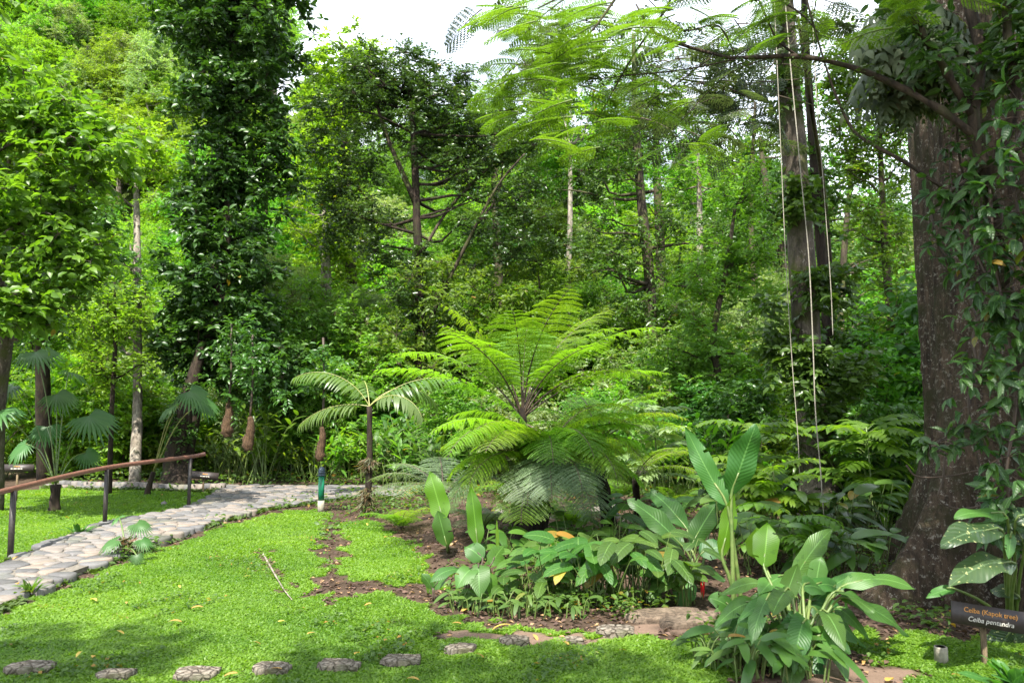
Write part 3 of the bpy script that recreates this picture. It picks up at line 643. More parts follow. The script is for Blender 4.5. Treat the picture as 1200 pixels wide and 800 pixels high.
# central dark tree
Yt = 20
tree('spreading_tree', 'dark spreading forest tree with forked bare limbs behind the tree fern', 'tree',
     [G(488, 563), X3(492, 440, Yt), X3(491, 330, Yt), X3(488, 240, Yt), X3(484, 150, Yt), X3(478, 90, Yt)], [.20, .14, .12, .10, .08, .04],
     [EL(470, 330, Yt, 45, 60, 20), EL(530, 380, Yt, 40, 40, 16), EL(440, 110, Yt, 85, 60, 60), EL(520, 150, Yt, 80, 60, 60), EL(585, 190, Yt, 65, 60, 42), EL(600, 280, Yt, 75, 45, 40), EL(400, 200, Yt, 55, 60, 32), EL(500, 90, Yt, 60, 40, 30), EL(430, 270, Yt, 60, 35, 24)],
     'lf_black', .11, .052, .55, 12, 12, 'bark_dark', 34, flat=.55,
     extra=lambda t: [(lambda a: (tube(a, spline([X3(500, 385, Yt), X3(520, 340, Yt-.3), X3(560, 260, Yt-.6), X3(585, 215, Yt-.8), X3(615, 180, Yt-1)], 14), np.linspace(.06, .02, 14), 7), tube(a, spline([X3(560, 262, Yt-.6), X3(585, 225, Yt), X3(590, 170, Yt)], 8), np.linspace(.04, .015, 8), 6), tube(a, spline([X3(492, 300, Yt), X3(530, 240, Yt), X3(600, 170, Yt)], 10), np.linspace(.05, .02, 10), 6), tube(a, spline([X3(488, 240, Yt), X3(450, 150, Yt), X3(430, 70, Yt)], 10), np.linspace(.08, .02, 10), 6), part('limb', a, M['bark'], t, True)))(Acc())])
# green tree at the sky gap
tree('sunlit_tree', 'sunlit mid-green tree with a domed top against the sky gap', 'tree', [B(420, G(420, 558)[1]+4), X3(415, 400, 24), X3(405, 200, 24), X3(400, 90, 24)], [.25, .2, .14, .05],
     [EL(400, 90, 24, 62, 60, 60), EL(375, 190, 24, 55, 80, 50), EL(395, 320, 24, 60, 70, 40)], 'lf_bright', .17, .08, .6, 9, 10, 'bark', 16)
tree('slender_tree', 'slender brown-trunked tree with sparse side limbs, right of centre', 'tree', [B(768, G(768, 562)[1]+2), X3(762, 340, 20), X3(752, 240, 20), X3(745, 150, 20), X3(742, 40, 20)], [.17, .14, .12, .10, .04],
     [EL(700, 290, 20, 70, 50, 34), EL(800, 280, 20, 60, 60, 30), EL(735, 150, 20, 75, 60, 30), EL(700, 210, 20, 50, 40, 20), EL(760, 370, 20, 70, 40, 34)], 'lf_dark', .13, .06, .5, 8, 9, 'bark', 22)
tree('leaning_tree', 'loose-crowned tree leaning over the shaded beds, right of centre', 'tree', [B(842, G(842, 600)[1]+3), X3(850, 480, 16), X3(836, 400, 16), X3(850, 320, 16), X3(862, 240, 16)], [.10, .08, .07, .05, .03],
     [EL(850, 330, 16, 75, 60, 46), EL(830, 420, 16, 75, 50, 44), EL(880, 250, 16, 55, 55, 22), EL(780, 440, 16, 50, 40, 22)], 'lf_fine', .12, .055, .42, 9, 9, 'bark', 20)
# left foreground leafy tree
Yl = 11
tree('mossy_tree', 'leafy tree with a moss-covered trunk at the left edge', 'tree', [G(-12, 600), X3(-8, 540, 12.5), X3(-4, 470, 12.3), X3(6, 380, 12), X3(-14, 280, 11.5), X3(-30, 120, 11)], [.19, .15, .13, .11, .09, .05],
     [EL(30, 130, Yl, 75, 60, 26), EL(95, 180, Yl, 75, 55, 28), EL(25, 250, Yl, 85, 70, 44), EL(90, 300, Yl, 55, 60, 20), EL(20, 350, Yl, 60, 45, 26), EL(-60, 60, Yl, 90, 90, 40), EL(-60, 220, Yl, 70, 90, 30)],
     'lf_mid', .155, .085, .38, 7, 8, 'bark_moss', 26, TO, droop=.3)
tree('riverside_tree', 'hazy dark-leaved tree filling the far left above the fan palms', 'tree', [B(60, G(60, 590)[1]+4), X3(50, 400, 17), X3(60, 300, 17), X3(70, 200, 17)], [.18, .14, .1, .05],
     [EL(30, 330, 17, 80, 80, 60), EL(120, 340, 17, 60, 60, 34), EL(60, 250, 17, 80, 60, 40)], 'lf_dark', .14, .07, .5, 9, 9, 'bark_dark', 16)
# pale trunks
def pole_tree(label, pts, r, ells, mat='lf_bright', Lf=.15, b='bark_pale'):
    return tree('pale_trunk_tree' if b == 'bark_pale' else 'slim_tree', label, 'tree', pts, r, ells, mat, Lf, Lf*.5, .45, 8, 8, b, 12)
pole_tree('straight white-barked tree rising behind the handrail', [B(163, G(163, 572)[1]+.6), X3(161, 470, 18), X3(161, 330, 18), X3(160, 240, 18.5), X3(158, 150, 19)], [.13, .10, .09, .07, .04], [EL(160, 190, 18.5, 70, 60, 36), EL(110, 380, 19, 50, 40, 20)])
pole_tree('thin pale trunk between the dark column tree and the central tree', [B(380, G(380, 571)[1]+6), X3(381, 400, 23), X3(382, 330, 23), X3(380, 240, 23)], [.2, .17, .16, .05], [EL(380, 260, 23, 50, 60, 26)])
pole_tree('very thin bleached trunk standing above the tree fern', [B(664, G(664, 562)[1]+6), X3(664, 400, 24), X3(668, 260, 24), X3(668, 170, 24)], [.10, .09, .08, .05], [EL(668, 140, 24, 50, 45, 24)])
pole_tree('pale thin trunk right of the tree fern in the sunlit thicket', [B(822, G(822, 566)[1]+7), X3(820, 400, 25), X3(820, 260, 25), X3(818, 180, 25)], [.12, .11, .1, .05], [EL(815, 200, 25, 55, 45, 24)], 'lf_mid')
pole_tree('thin dark sapling between the fan palms', [G(128, 578), X3(131, 480, 15.3), X3(135, 400, 15.3), X3(134, 330, 15.3)], [.05, .045, .04, .02], [EL(130, 370, 15.3, 50, 45, 36), EL(128, 430, 15.3, 45, 30, 22)], 'lf_bright', .10, 'bark_dark')
pole_tree('slim tree with airy leaves against the blue sky at right', [B(985, G(985, 590)[1]+4), X3(985, 400, 19), X3(992, 260, 19), X3(1010, 120, 19)], [.10, .09, .07, .04], [EL(1010, 190, 19, 60, 80, 26), EL(1030, 320, 19, 45, 60, 24), EL(960, 120, 19, 50, 60, 16)], 'lf_mid', .12, 'bark')
pole_tree('airy tree screening the pale sky left of the giant trunk', [B(1045, 14), X3(1045, 400, 14), X3(1035, 260, 14), X3(1030, 120, 14)], [.09, .08, .06, .03], [EL(1020, 120, 14, 50, 80, 30), EL(1030, 260, 14, 45, 80, 30), EL(985, 60, 14, 60, 60, 22), EL(1045, 380, 14, 35, 60, 20), EL(1000, 180, 14, 40, 80, 26), EL(1050, 60, 14, 40, 60, 16), EL(1050, 170, 14, 35, 70, 26), EL(990, 110, 14, 40, 60, 16)], 'lf_mid', .10, 'bark')
tree('tall_forest_tree', 'tall airy forest tree closing the sky right of the feathery sprays', 'tree', [B(770, 27), X3(775, 350, 27), X3(770, 200, 27), X3(768, 90, 27)], [.22, .18, .14, .06], [EL(760, 180, 27, 75, 75, 60), EL(690, 150, 27, 60, 60, 44), EL(830, 230, 27, 55, 50, 36), EL(640, 190, 27, 45, 50, 26)], 'lf_mid', .15, .07, .6, 9, 10, 'bark', 14)
tree('tall_forest_tree', 'tall dark-leaved tree filling in behind the tall mossy trunk', 'tree', [B(930, 26), X3(925, 350, 26), X3(900, 230, 26), X3(890, 160, 26)], [.2, .16, .12, .06], [EL(900, 260, 26, 60, 75, 50), EL(980, 300, 26, 60, 60, 44), EL(950, 200, 26, 40, 40, 20), EL(1050, 260, 26, 50, 90, 40)], 'lf_dark', .15, .07, .6, 9, 10, 'bark', 14)
tree('tall_forest_tree', 'pale green feathery-crowned tree beside the sky gap at top centre', 'tree', [B(580, 26), X3(585, 350, 26), X3(580, 200, 26), X3(590, 90, 26)], [.2, .16, .12, .06], [EL(590, 120, 26, 50, 50, 34), EL(560, 200, 26, 50, 60, 36), EL(640, 100, 26, 40, 40, 20), EL(655, 60, 26, 60, 40, 30), EL(740, 60, 26, 60, 40, 26)], 'lf_fine', .13, .06, .55, 9, 10, 'bark', 12)
pole_tree('slim tree with drooping branches behind the two ropes', [B(890, G(890, 590)[1]+6), X3(890, 400, 21), X3(880, 260, 21), X3(885, 120, 21)], [.10, .09, .07, .04], [EL(870, 190, 21, 60, 60, 26), EL(840, 130, 21, 50, 50, 14)], 'lf_mid', .12, 'bark')
# second big trunk
Ym = 11.2
def tree2():
    pts = [G(962, 622), X3(958, 560, Ym), X3(950, 470, Ym), X3(944, 380, Ym), X3(937, 260, Ym), X3(928, 150, Ym), X3(918, 20, Ym), X3(912, -120, Ym), X3(905, -300, Ym)]
    t = tree('tall_tree', 'tall straight mossy trunk behind the hanging ropes', 'tree', pts, [.32, .25, .21, .19, .18, .17, .155, .13, .08],
         [EL(960, -260, Ym, 260, 90, 80), EL(800, -220, Ym, 120, 70, 20)], 'lf_mid', .16, .08, .5, 8, 9, 'bark_moss', 24, seg=14)
    a = Acc(); c = ell_points([EL(970, 345, Ym-.3, 42, 40, 16), EL(905, 400, Ym, 25, 50, 10), EL(985, 440, Ym-.3, 40, 40, 14), EL(975, 520, Ym-.2, 38, 60, 16), EL(965, 600, Ym-.2, 30, 20, 8), EL(930, 230, Ym-.2, 16, 60, 12), EL(945, 430, Ym-.25, 18, 60, 16), EL(925, 80, Ym-.2, 16, 60, 8)])
    foliage(a, c, .26, 8, 7, .13, .07, TO, droop=.3); part('climber', a, M['lf_dark'], t)
tree2()
tree('dark_trunk_tree', 'dark blurred trunk close behind the tall mossy trunk', 'tree', [G(985, 612), X3(982, 500, 13), X3(970, 380, 13), X3(955, 200, 13), X3(945, 60, 13), X3(940, -60, 13)], [.14, .11, .09, .08, .06, .04],
     [EL(960, 230, 13, 30, 60, 12), EL(980, 420, 13, 40, 60, 20)], 'lf_dark', .13, .07, .35, 8, 8, 'bark_dark', 8)
# ---- ceiba -----------------------------------------------------------
def ceiba():
    cx, cy = 4.72, 7.15
    t = veg('ceiba_tree', 'giant dark buttressed trunk filling the right side', 'tree', (cx, cy, 0))
    zs = np.concatenate([np.linspace(-.2, 2.4, 44), np.linspace(2.6, 13, 40)]); th = np.linspace(0, 2*np.pi, 120, endpoint=False)
    butt = [(R(195), 1.15, .16, .75), (R(236), .70, .13, .85), (R(262), .40, .2, .5), (R(300), .9, .16, .6), (R(350), 1.1, .15, .6), (R(60), 1., .2, .6), (R(120), .9, .2, .6)]
    v = []
    for z in zs:
        r = .84+.10*np.exp(-max(z, 0)/1.3)-.012*z+.03*np.sin(th*9+z*.5)*np.exp(-z/6)+.018*np.sin(th*17+z*1.3)+.012*np.sin(th*31+z*3)
        for (a0, A, w, h) in butt:
            d = np.angle(np.exp(1j*(th-a0-.06*np.sin(z*2)))); r = r+A*np.exp(-max(z, 0)/h)*np.exp(-(d/w)**2)
        r = r+rng.normal(size=120)*.006
        v.append(np.stack([cx+r*np.cos(th)-.03*z, cy+r*np.sin(th), np.full(120, z)], -1))
    v = np.array(v); n, m = len(zs), 120; i = np.arange(n-1)[:, None]*m; j = np.arange(m)[None]
    a = Acc(); a.add(v, [np.stack([i+j, i+(j+1) % m, i+m+(j+1) % m, i+m+j], -1).reshape(-1, 4)]); part('trunk', a, M['ceiba'], t, True)
    # limbs high above and overhead crown
    a = Acc(); lim = []
    for e in ([-3.5, 4.5, 10.5], [1, 11, 11.5], [7, 2, 11], [9, 9, 12], [.5, 2.2, 9.5], [4, 14, 12]):
        b = V(cx-.3, cy, 9.2); pts = spline([b, b+(V(*e)-b)*.35+V(0, 0, .6), b+(V(*e)-b)*.7+V(0, 0, .8), V(*e)], 12); tube(a, pts, np.linspace(.3, .07, 12), 8); lim.append(pts)
    part('limb', a, M['ceiba'], t, True)
    a = Acc(); c = ell_points([(V(6.2, 7, 12.3), V(4.4, 4, 1.4), 80), (V(3.9, 1.9, 9.2), V(3.2, 2.8, 1.1), 110)])  # lower front lobe, out of view, added to shade the trunk
    tw = Acc(); foliage(a, c, .85, 9, 10, .16, .07, TD, twig_acc=tw, tr=.012); part('crown', a, M['lf_mid'], t); part('twigs', tw, M['bark_dark'], t)
ceiba()
# dark mossy branches of a small tree in front of the ceiba
def branch_tree():
    t = veg('gnarled_tree', 'gnarled mossy branches crossing in front of the giant trunk, upper right', 'tree', (G(1240, 760)[0], G(1240, 760)[1], 0))
    a = Acc(); Y = 5.6; cl = []
    def br(pts, r0, r1): tube(a, spline([X3(*p) for p in pts], 26), np.linspace(r0*.72, r1*.75, 26)*rng.uniform(.85, 1.2, 26), 8, wob=.12); cl.append(spline([X3(*p) for p in pts], 26)[6:])
    br([(1240, 760, 5.4), (1225, 560, 5.5), (1180, 330, 5.5), (1158, 210, 5.5), (1140, 135, 5.5), (1150, 60, 5.6), (1120, -40, 5.8)], .075, .045)
    br([(1150, 165, 5.5), (1100, 128, 5.5), (1040, 95, 5.6), (985, 75, 5.7), (930, 66, 5.8), (870, 68, 6.0), (838, 64, 6.1), (770, 40, 6.3), (745, 5, 6.4)], .038, .010)
    br([(1105, 220, 5.6), (1060, 190, 5.6), (1020, 168, 5.7), (998, 150, 5.8), (975, 100, 5.9), (948, 10, 6.0), (940, -40, 6)], .020, .008)
    br([(1158, 210, 5.5), (1190, 120, 5.4), (1180, 20, 5.4), (1190, -50, 5.4)], .05, .035)
    br([(1140, 135, 5.5), (1100, 70, 5.4), (1070, 20, 5.3), (1050, -40, 5.3)], .04, .025)
    br([(1180, 100, 5.4), (1215, 60, 5.3), (1250, 20, 5.3)], .03, .02)
    br([(1165, 250, 5.5), (1130, 150, 5.9), (1122, 165, 5.9), (1130, 220, 5.9), (1115, 215, 5.8)], .02, .01)
    br([(935, 66, 5.8), (912, 48, 5.8), (900, 25, 5.8), (880, -20, 5.8)], .014, .008)
    br([(870, 68, 6.0), (800, 82, 6.1), (740, 88, 6.2), (700, 92, 6.2), (660, 84, 6.3)], .009, .005)
    br([(838, 64, 6.1), (790, 100, 6.1), (745, 130, 6.2)], .008, .004)
    br([(770, 40, 6.3), (700, 28, 6.3), (640, 8, 6.4)], .008, .005)
    br([(860, 60, 6.0), (840, 30, 6.0), (800, 35, 6.0), (760, 0, 6.1)], .009, .005)
    br([(905, 66, 5.9), (850, 90, 6), (790, 150, 6.1)], .007, .003)
    part('branches', a, M['bark_mossd'], t, True)
    c = np.concatenate(cl); c = c[rng.random(len(c)) < .34]; b = Acc(); foliage(b, c, .10, 5, 5, .045, .018, TD, droop=.5); part('moss_tufts', b, M['moss'], t)
    c = np.concatenate([cl[0][10:], cl[3], cl[4], cl[5]]); c = c[rng.random(len(c)) < .5]; b = Acc(); foliage(b, c, .22, 5, 5, .11, .05, TO, droop=.5); part('foliage', b, M['vine'], t)
    return t
bt = branch_tree()
# bipinnate sprays
def bip(acc, base, d, nrm, length, npin, pinl, leafl, leafw, droop=.25, stem=None):
    d = nz(d); s = nz(np.cross(nrm, d)); n = nz(np.cross(d, s))
    u = np.linspace(0, 1, npin+3)[2:]
    pt = base+d*(u*length)[:, None]-UP*(droop*length*u**2)[:, None]
    if stem is not None:
        uu = np.linspace(0, 1, 7); tube(stem, base+d*(uu*length)[:, None]-UP*(droop*length*uu**2)[:, None], np.linspace(.006, .002, 7)*min(1.6, length/.4+.3), 4, cap=False)
    C = []; D = []; LL = []
    for sg in (1, -1):
        pl = pinl*np.sin(np.pi*(.18+.74*u))**.7
        pd = nz(s*sg+d*.42-UP*.12)
        k = max(3, int(pinl/leafw*.8)); w = (np.arange(k)+.6)/k
        for q in (1, -1):
            pos = pt[:, None]+pd*(pl[:, None]*w[None])[..., None]-UP*(.18*pl[:, None]*w[None]**2)[..., None]
            ld = nz(np.cross(n, pd)*q+pd*.35-UP*.1)
            C.append(pos.reshape(-1, 3)); D.append(np.broadcast_to(ld, pos.shape).reshape(-1, 3)); LL.append(np.repeat(np.sin(np.pi*(.12+.8*w))[None]**.6, len(u), 0).ravel())
    C = np.concatenate(C); D = np.concatenate(D); LL = np.concatenate(LL)
    leaves(acc, C, D+rng.normal(size=D.shape)*.08, n+rng.normal(size=D.shape)*.18, leafl*LL, leafw*np.ones(len(C)), TD, np.clip(rng.random()*.6+.4*rng.random(len(C)), 0, 1))
def mimosa():
    t = veg('mimosa_tree', 'feathery bright green mimosa sprays hanging across the top centre', 'tree', (2.6, 1.2, 0))
    a = Acc()
    tube(a, spline([V(2.6, 1.2, -.1), V(2.8, 1.4, 3), V(2.4, 2.4, 5.2), V(2.0, 4.0, 6.0), X3(760, -60, 5.9)], 20), np.linspace(.10, .03, 20), 9)
    for p in ([X3(760, -60, 5.9), X3(720, 0, 6), X3(690, 40, 6), X3(650, 70, 6)], [X3(760, -60, 5.9), X3(690, -20, 5.7), X3(630, 10, 5.6)], [X3(760, -60, 5.9), X3(790, -10, 6.2), X3(745, 60, 6.2), X3(700, 140, 6.2)], [X3(760, -60, 5.9), X3(850, -30, 6), X3(930, 10, 6), X3(960, 40, 6)]):
        tube(a, spline(p, 10), np.linspace(.016, .005, 10), 5)
    lf = Acc(); st = Acc(); rg2 = np.random.default_rng(3)
    zones = [(690, 55, 75, 40, 26, 6.1), (650, 110, 50, 40, 20, 6.1), (680, 155, 55, 30, 12, 6.1), (740, 45, 60, 35, 12, 6.2), (620, 20, 50, 25, 8, 6.0), (860, 20, 90, 30, 16, 6.0), (760, 110, 60, 30, 8, 6.3), (830, 170, 50, 30, 4, 6.5), (1060, 10, 60, 25, 7, 5.2), (690, 10, 90, 20, 12, 6)]
    for (x, y, rx, ry, n, Y) in zones:
        for k in range(int(n*1.15)):
            b = X3(x+rg2.uniform(-1, 1)*rx, y+rg2.uniform(-1, 1)*ry, Y+rg2.uniform(-.5, .5))
            an = rg2.uniform(-.7, .7)+(math.pi if rg2.random() < .75 else 0)
            bip(lf, b, V(math.cos(an), math.sin(an)*.9, rg2.uniform(-.25, .15)), UP+rg2.normal(size=3)*.25, rg2.uniform(.24, .42), 11, .135, .021, .0085, .25, st)
    part('branches', a, M['bark'], t, True); part('leaf_stalks', st, M['stemg'], t); part('crown', lf, M['mimosa'], t)
mimosa()
def mimosa2():
    t = veg('flowering_tree', 'airy purple-tinged feathery tree against the white sky at upper right', 'tree', tuple(B(985, 15.5)))
    a = Acc(); b0 = B(985, 15.5)
    tube(a, spline([b0, X3(978, 400, 15.5), X3(968, 250, 13), X3(950, 120, 11), X3(935, 20, 10)], 20), np.linspace(.06, .02, 20), 8)
    lf = Acc(); st = Acc(); rg2 = np.random.default_rng(5)
    for (x, y, rx, ry, n) in [(790, 90, 60, 40, 22), (850, 110, 60, 50, 24), (770, 130, 40, 20, 8), (880, 60, 60, 40, 18), (960, 30, 40, 30, 12), (640, 60, 40, 20, 8), (600, 5, 40, 12, 5), (870, 150, 40, 25, 8)]:
        for k in range(n):
            Y = 10+rg2.uniform(-1, 1); b = X3(x+rg2.uniform(-1, 1)*rx, y+rg2.uniform(-1, 1)*ry, Y); an = rg2.uniform(0, 6.28)
            bip(lf, b, V(math.cos(an), math.sin(an), rg2.uniform(-.3, .2)), UP+rg2.normal(size=3)*.5, rg2.uniform(.4, .6), 7, .24, .055, .020, .3, st)
    for k in range(9): tube(a, spline([X3(900, 120, 11), X3(860+rg2.uniform(-30, 30), 100, 10.5), X3(rg2.uniform(760, 960), rg2.uniform(20, 150), 10)], 8), np.linspace(.022, .006, 8), 5)
    part('trunk', a, M['bark'], t, True); part('leaf_stalks', st, M['stemd'], t); part('crown', lf, M['mimosa_dark'], t)
mimosa2()
# ---- staghorn ferns on ceiba
def staghorn(x, y, Y, n, sc, label, spread=1.0):
    c = X3(x, y, Y); t = veg('staghorn_fern', label, 'fern', c, 'grey-green ferns growing on the giant trunk')
    rg2 = np.random.default_rng(int(x+y)); a = Acc()
    for k in range(n):
        an = rg2.uniform(0, 6.28); o = V(math.cos(an)*spread, -abs(math.sin(an))*.7-.15, rg2.uniform(-.1, .75)); o = nz(o)
        L = sc*rg2.uniform(.6, 1.1); p0 = c+V(rg2.uniform(-.1, .1), 0, rg2.uniform(-.25, .1))*sc*2
        u = np.linspace(0, 1, 9); pts = p0+o*(u*L*.75)[:, None]-UP*(L*.85*u**2.1)[:, None]
        side = nz(np.cross(o, UP)+rg2.normal(size=3)*.15)
        # deeply lobed frond: lobes leave the rachis on both sides
        for sg in (1, -1):
            kk = np.arange(1, 9); tg = nz(np.gradient(pts, axis=0))[kk]
            leaves(a, pts[kk], tg*.8+side*sg*.75-UP*.25, np.cross(side, tg)+rg2.normal(size=(8, 3))*.2, L*.34*np.sin(np.pi*(.15+.8*u[kk])), L*.085, TS, np.full(8, rg2.random()))
        leaves(a, pts[4:5], pts[8:9]-pts[4:5], np.cross(side, pts[8:9]-pts[4:5]), L*.55, L*.12, TS, np.array([rg2.random()]))
        leaves(a, pts[0:1], pts[4:5]-pts[0:1], np.cross(side, pts[4:5]-pts[0:1]), L*.55, L*.12, TS, np.array([rg2.random()]))
    part('fronds', a, M['stag'], t); b = Acc(); K = 10; zs = np.linspace(-.2, .12, K)*sc*2
    tube(b, [[c[0], c[1]+.05, c[2]+z] for z in zs], .10*sc*2*np.sin(np.pi*(np.arange(K)+.6)/(K+.2)), 10, wob=.1); part('root_mass', b, M['nest'], t, True)
staghorn(1062, 30, 6.05, 110, .66, 'largest grey-green staghorn fern, hanging high on the left of the giant trunk')
staghorn(1058, 105, 6.15, 46, .42, 'small drooping staghorn fern under the largest one', .8)
staghorn(1098, 75, 6.0, 40, .38, 'staghorn fern on the front of the trunk between two mossy branches', .8)
staghorn(1150, 55, 6.0, 40, .45, 'shaded staghorn fern at the top right corner')
staghorn(1030, 70, 6.4, 40, .45, 'green-brown staghorn fern overhanging the left edge of the giant trunk')
# ---- vines with leaves on the right
def vine(label, pts, Y, dens, L, W, rr=.012, spread=.16, seedv=1, mat='vine'):
    P3 = [X3(x, y, Y+dy) for x, y, dy in pts]; t = veg('climbing_vine', label, 'vine', P3[0], 'leafy vines climbing the giant trunk')
    path = spline(P3, 40); a = Acc(); tube(a, path, rr, 6); rg2 = np.random.default_rng(seedv); lf = Acc(); n = dens
    i = rg2.integers(0, 40, n); base = path[i]; an = rg2.uniform(0, 6.28, n)
    od = nz(np.stack([np.cos(an), -np.abs(np.sin(an))-.2, rg2.uniform(-.3, .7, n)], -1)); tip = base+od*(spread*rg2.uniform(.3, 1.2, n))[:, None]
    for k in range(n): tube(a, [base[k], (base[k]+tip[k])/2+V(0, 0, .015), tip[k]], .003, 4, cap=False)
    per = 3; c = np.repeat(tip, per, 0); dd = np.repeat(od, per, 0)+rg2.normal(size=(n*per, 3))*.7-UP*.65
    leaves(lf, c, dd, nz(np.repeat(od, per, 0)*.7+UP*.8+rg2.normal(size=(n*per, 3))*.3), L*rg2.uniform(.6, 1.15, n*per), W*rg2.uniform(.7, 1.1, n*per), TO)
    part('stem', a, M['stemd'], t, True); part('foliage', lf, M[mat], t)
vine('vine with glossy pointed leaves along the right edge of the giant trunk', [(1195, 640, 0), (1180, 560, 0), (1190, 470, 0), (1180, 380, 0), (1165, 300, 0), (1160, 220, 0)], 5.35, 120, .15, .062, seedv=2, spread=.24)
vine('dense upper vine beneath the mossy fork at far right', [(1200, 420, 0), (1160, 330, 0), (1130, 270, .1), (1110, 230, .1), (1170, 190, 0)], 5.5, 85, .14, .06, seedv=3, spread=.2)
vine('thin vine whose leaves dangle over the middle of the giant trunk', [(1190, 520, 0), (1140, 500, .1), (1105, 515, .1), (1085, 530, .1)], 5.55, 26, .13, .05, seedv=4, spread=.15)
vine('vine shoot with light green leaves at the right edge, mid height', [(1200, 380, -.1), (1160, 360, -.1), (1140, 400, -.1), (1150, 450, -.1), (1120, 440, 0)], 5.4, 40, .13, .055, seedv=5, spread=.18)
vine('low dark vine at the right edge above the sign', [(1210, 560, 0), (1180, 580, 0), (1190, 620, .2), (1175, 645, .3)], 5.5, 34, .14, .06, seedv=6, spread=.22)
vine('small leafy vine hugging the trunk under the staghorn ferns', [(1120, 330, .2), (1100, 290, .2), (1090, 250, .2)], 5.75, 20, .11, .045, seedv=8, spread=.12)
vine('leaf-covered vine running up the middle of the giant trunk', [(1150, 560, .1), (1135, 470, .1), (1150, 400, .1), (1130, 320, .15), (1145, 250, .1)], 5.75, 70, .13, .055, seedv=11, spread=.24)
vine('dark leafy curtain hanging at the top right corner', [(1215, 120, 0), (1185, 180, 0), (1195, 260, 0), (1205, 330, 0)], 5.3, 80, .15, .062, seedv=12, spread=.3)
vine('leafy vine in the shadow behind the top mossy fork', [(1100, 60, .4), (1120, 120, .3), (1140, 180, .3), (1120, 230, .3)], 5.7, 60, .12, .05, seedv=13, spread=.26)
# aerial roots / loops
for lab, pts, r in (('thin looping brown root curling across the base of the giant trunk', [(1062, 545), (1075, 558), (1110, 558), (1150, 550)], .007), ('curled thin root hanging from the lower trunk', [(1110, 500), (1105, 560), (1100, 585), (1125, 596), (1160, 590)], .007), ('thin pale root hanging straight under the mossy branch', [(1118, 140), (1112, 180), (1118, 240)], .005)):
    a = Acc(); p3 = [X3(x, y, 5.9) for x, y in pts]; tube(a, spline(p3, 24), r, 6); solo('hanging_root', a, M['stemd'], p3[0], lab, 'root', smooth=True)
# ---- ropes
for lab, pts, Y, r, kn in (('long pale rope hanging in front of the tall trunk down to the plants', [(916, -60), (925, 60), (938, 200), (948, 300), (953, 400), (957, 480), (962, 560), (967, 625), (968, 655)], 8.2, .0060, 0),
                       ('thin pale rope left of the tall trunk, knotted at its end', [(905, -60), (912, 140), (922, 300), (929, 420), (935, 520), (939, 602)], 8.6, .0045, 1),
                       ('short pale rope ending in mid-air right of the tall trunk', [(950, -60), (955, 80), (966, 220), (973, 330), (976, 393)], 8.4, .0045, 0)):
    p3 = [X3(x+random.uniform(-1.5, 1.5), y, Y) for x, y in pts]; a = Acc(); tube(a, spline(p3, 60), r, 7)
    if kn: tube(a, [p3[-1]+V(0, 0, .05*(1-i/4)) for i in range(5)], [.008, .02, .016, .022, .008], 8)
    solo('hanging_rope', a, M['rope'], p3[0], lab, 'rope', 'pale ropes hanging from the canopy', smooth=True)
# ================================================================== ferns
def rachis(base, az, e0, e1, L, n=24):
    s = np.linspace(0, 1, n); el = e0+(e1-e0)*s**1.15; ds = L/(n-1)
    h = np.array([math.cos(az), math.sin(az), 0])
    step = h*np.cos(el)[:, None]*ds+UP*(np.sin(el)*ds)[:, None]; p = base+np.vstack([np.zeros(3), np.cumsum(step[:-1], 0)])
    return p
def frond(acc, st, path, npin=26, pinl=.34, plen=.034, start=.16, prof=None, droop=.22, stem_r=.012, sp=.017, rnd=None, tilt=0.0):
    n = len(path); u = np.linspace(start, .995, npin); idx = u*(n-1); k = np.minimum(idx.astype(int), n-2); f = (idx-k)[:, None]
    pt = path[k]*(1-f)+path[k+1]*f; tg = nz(path[k+1]-path[k])
    side = nz(np.cross(tg, UP)+1e-6); up = nz(np.cross(side, tg))
    w = (u-start)/(1-start); pl = pinl*(np.sin(np.pi*(.16+.84*w)**1.0)**.75 if prof is None else prof(w)); pl = np.maximum(pl, .03*pinl)
    m = max(5, int(pinl/sp)); t = (np.arange(m)+.5)/m; C = []; D = []; NN = []; LL = []; WW = []
    base_r = rng.random() if rnd is None else rnd
    for sg in (1, -1):
        pd = nz(side*sg+tg*.30+up*(.10+tilt)+rng.normal(size=side.shape)*.05)
        for q in (1, -1):
            pos = pt[:, None]+pd[:, None]*(pl[:, None]*t)[..., None]-UP*(droop*pl[:, None]*t**2)[..., None]
            ld = nz(np.cross(up, pd)*q+pd*.38)[:, None]+np.zeros_like(pos)
            C.append(pos.reshape(-1, 3)); D.append(ld.reshape(-1, 3)); NN.append(np.broadcast_to(up[:, None], pos.shape).reshape(-1, 3))
            LL.append((plen*np.minimum(1, pl/pinl+.25)[:, None]*np.sin(np.pi*(.22+.74*t))**.6).ravel()); WW.append((pl[:, None]/m*1.0+0*t).ravel())
    C = np.concatenate(C); NN = np.concatenate(NN); D = np.concatenate(D)
    leaves(acc, C, D+rng.normal(size=D.shape)*.06, NN+rng.normal(size=C.shape)*.12, np.concatenate(LL), np.concatenate(WW), TD, np.clip(base_r*.6+rng.random(len(C))*.4, 0, 1))
    tube(st, path, np.linspace(stem_r, stem_r*.2, n), 6, cap=False)
def fern_plant(name, label, base, specs, leafm='fern', stemm='stemd', trunk=None, group=None, **kw):
    t = veg(name, label, 'fern', (base[0], base[1], gz(base)), group)
    if trunk is not None:
        a = Acc(); tube(a, trunk[0], trunk[1], 12, wob=.1); part('trunk', a, M['fern_trunk'], t)
    for (b, az, e0, e1, L, mt) in specs:
        a = Acc(); s = Acc(); frond(a, s, rachis(V(*b), az, e0, e1, L), **kw)
        f = part('frond', a, M[mt or leafm], t); part('midrib', s, M[stemm], f, True)
    return t
Yf = 8.9
gb = G(612, 648); top = X3(612, 478, Yf)
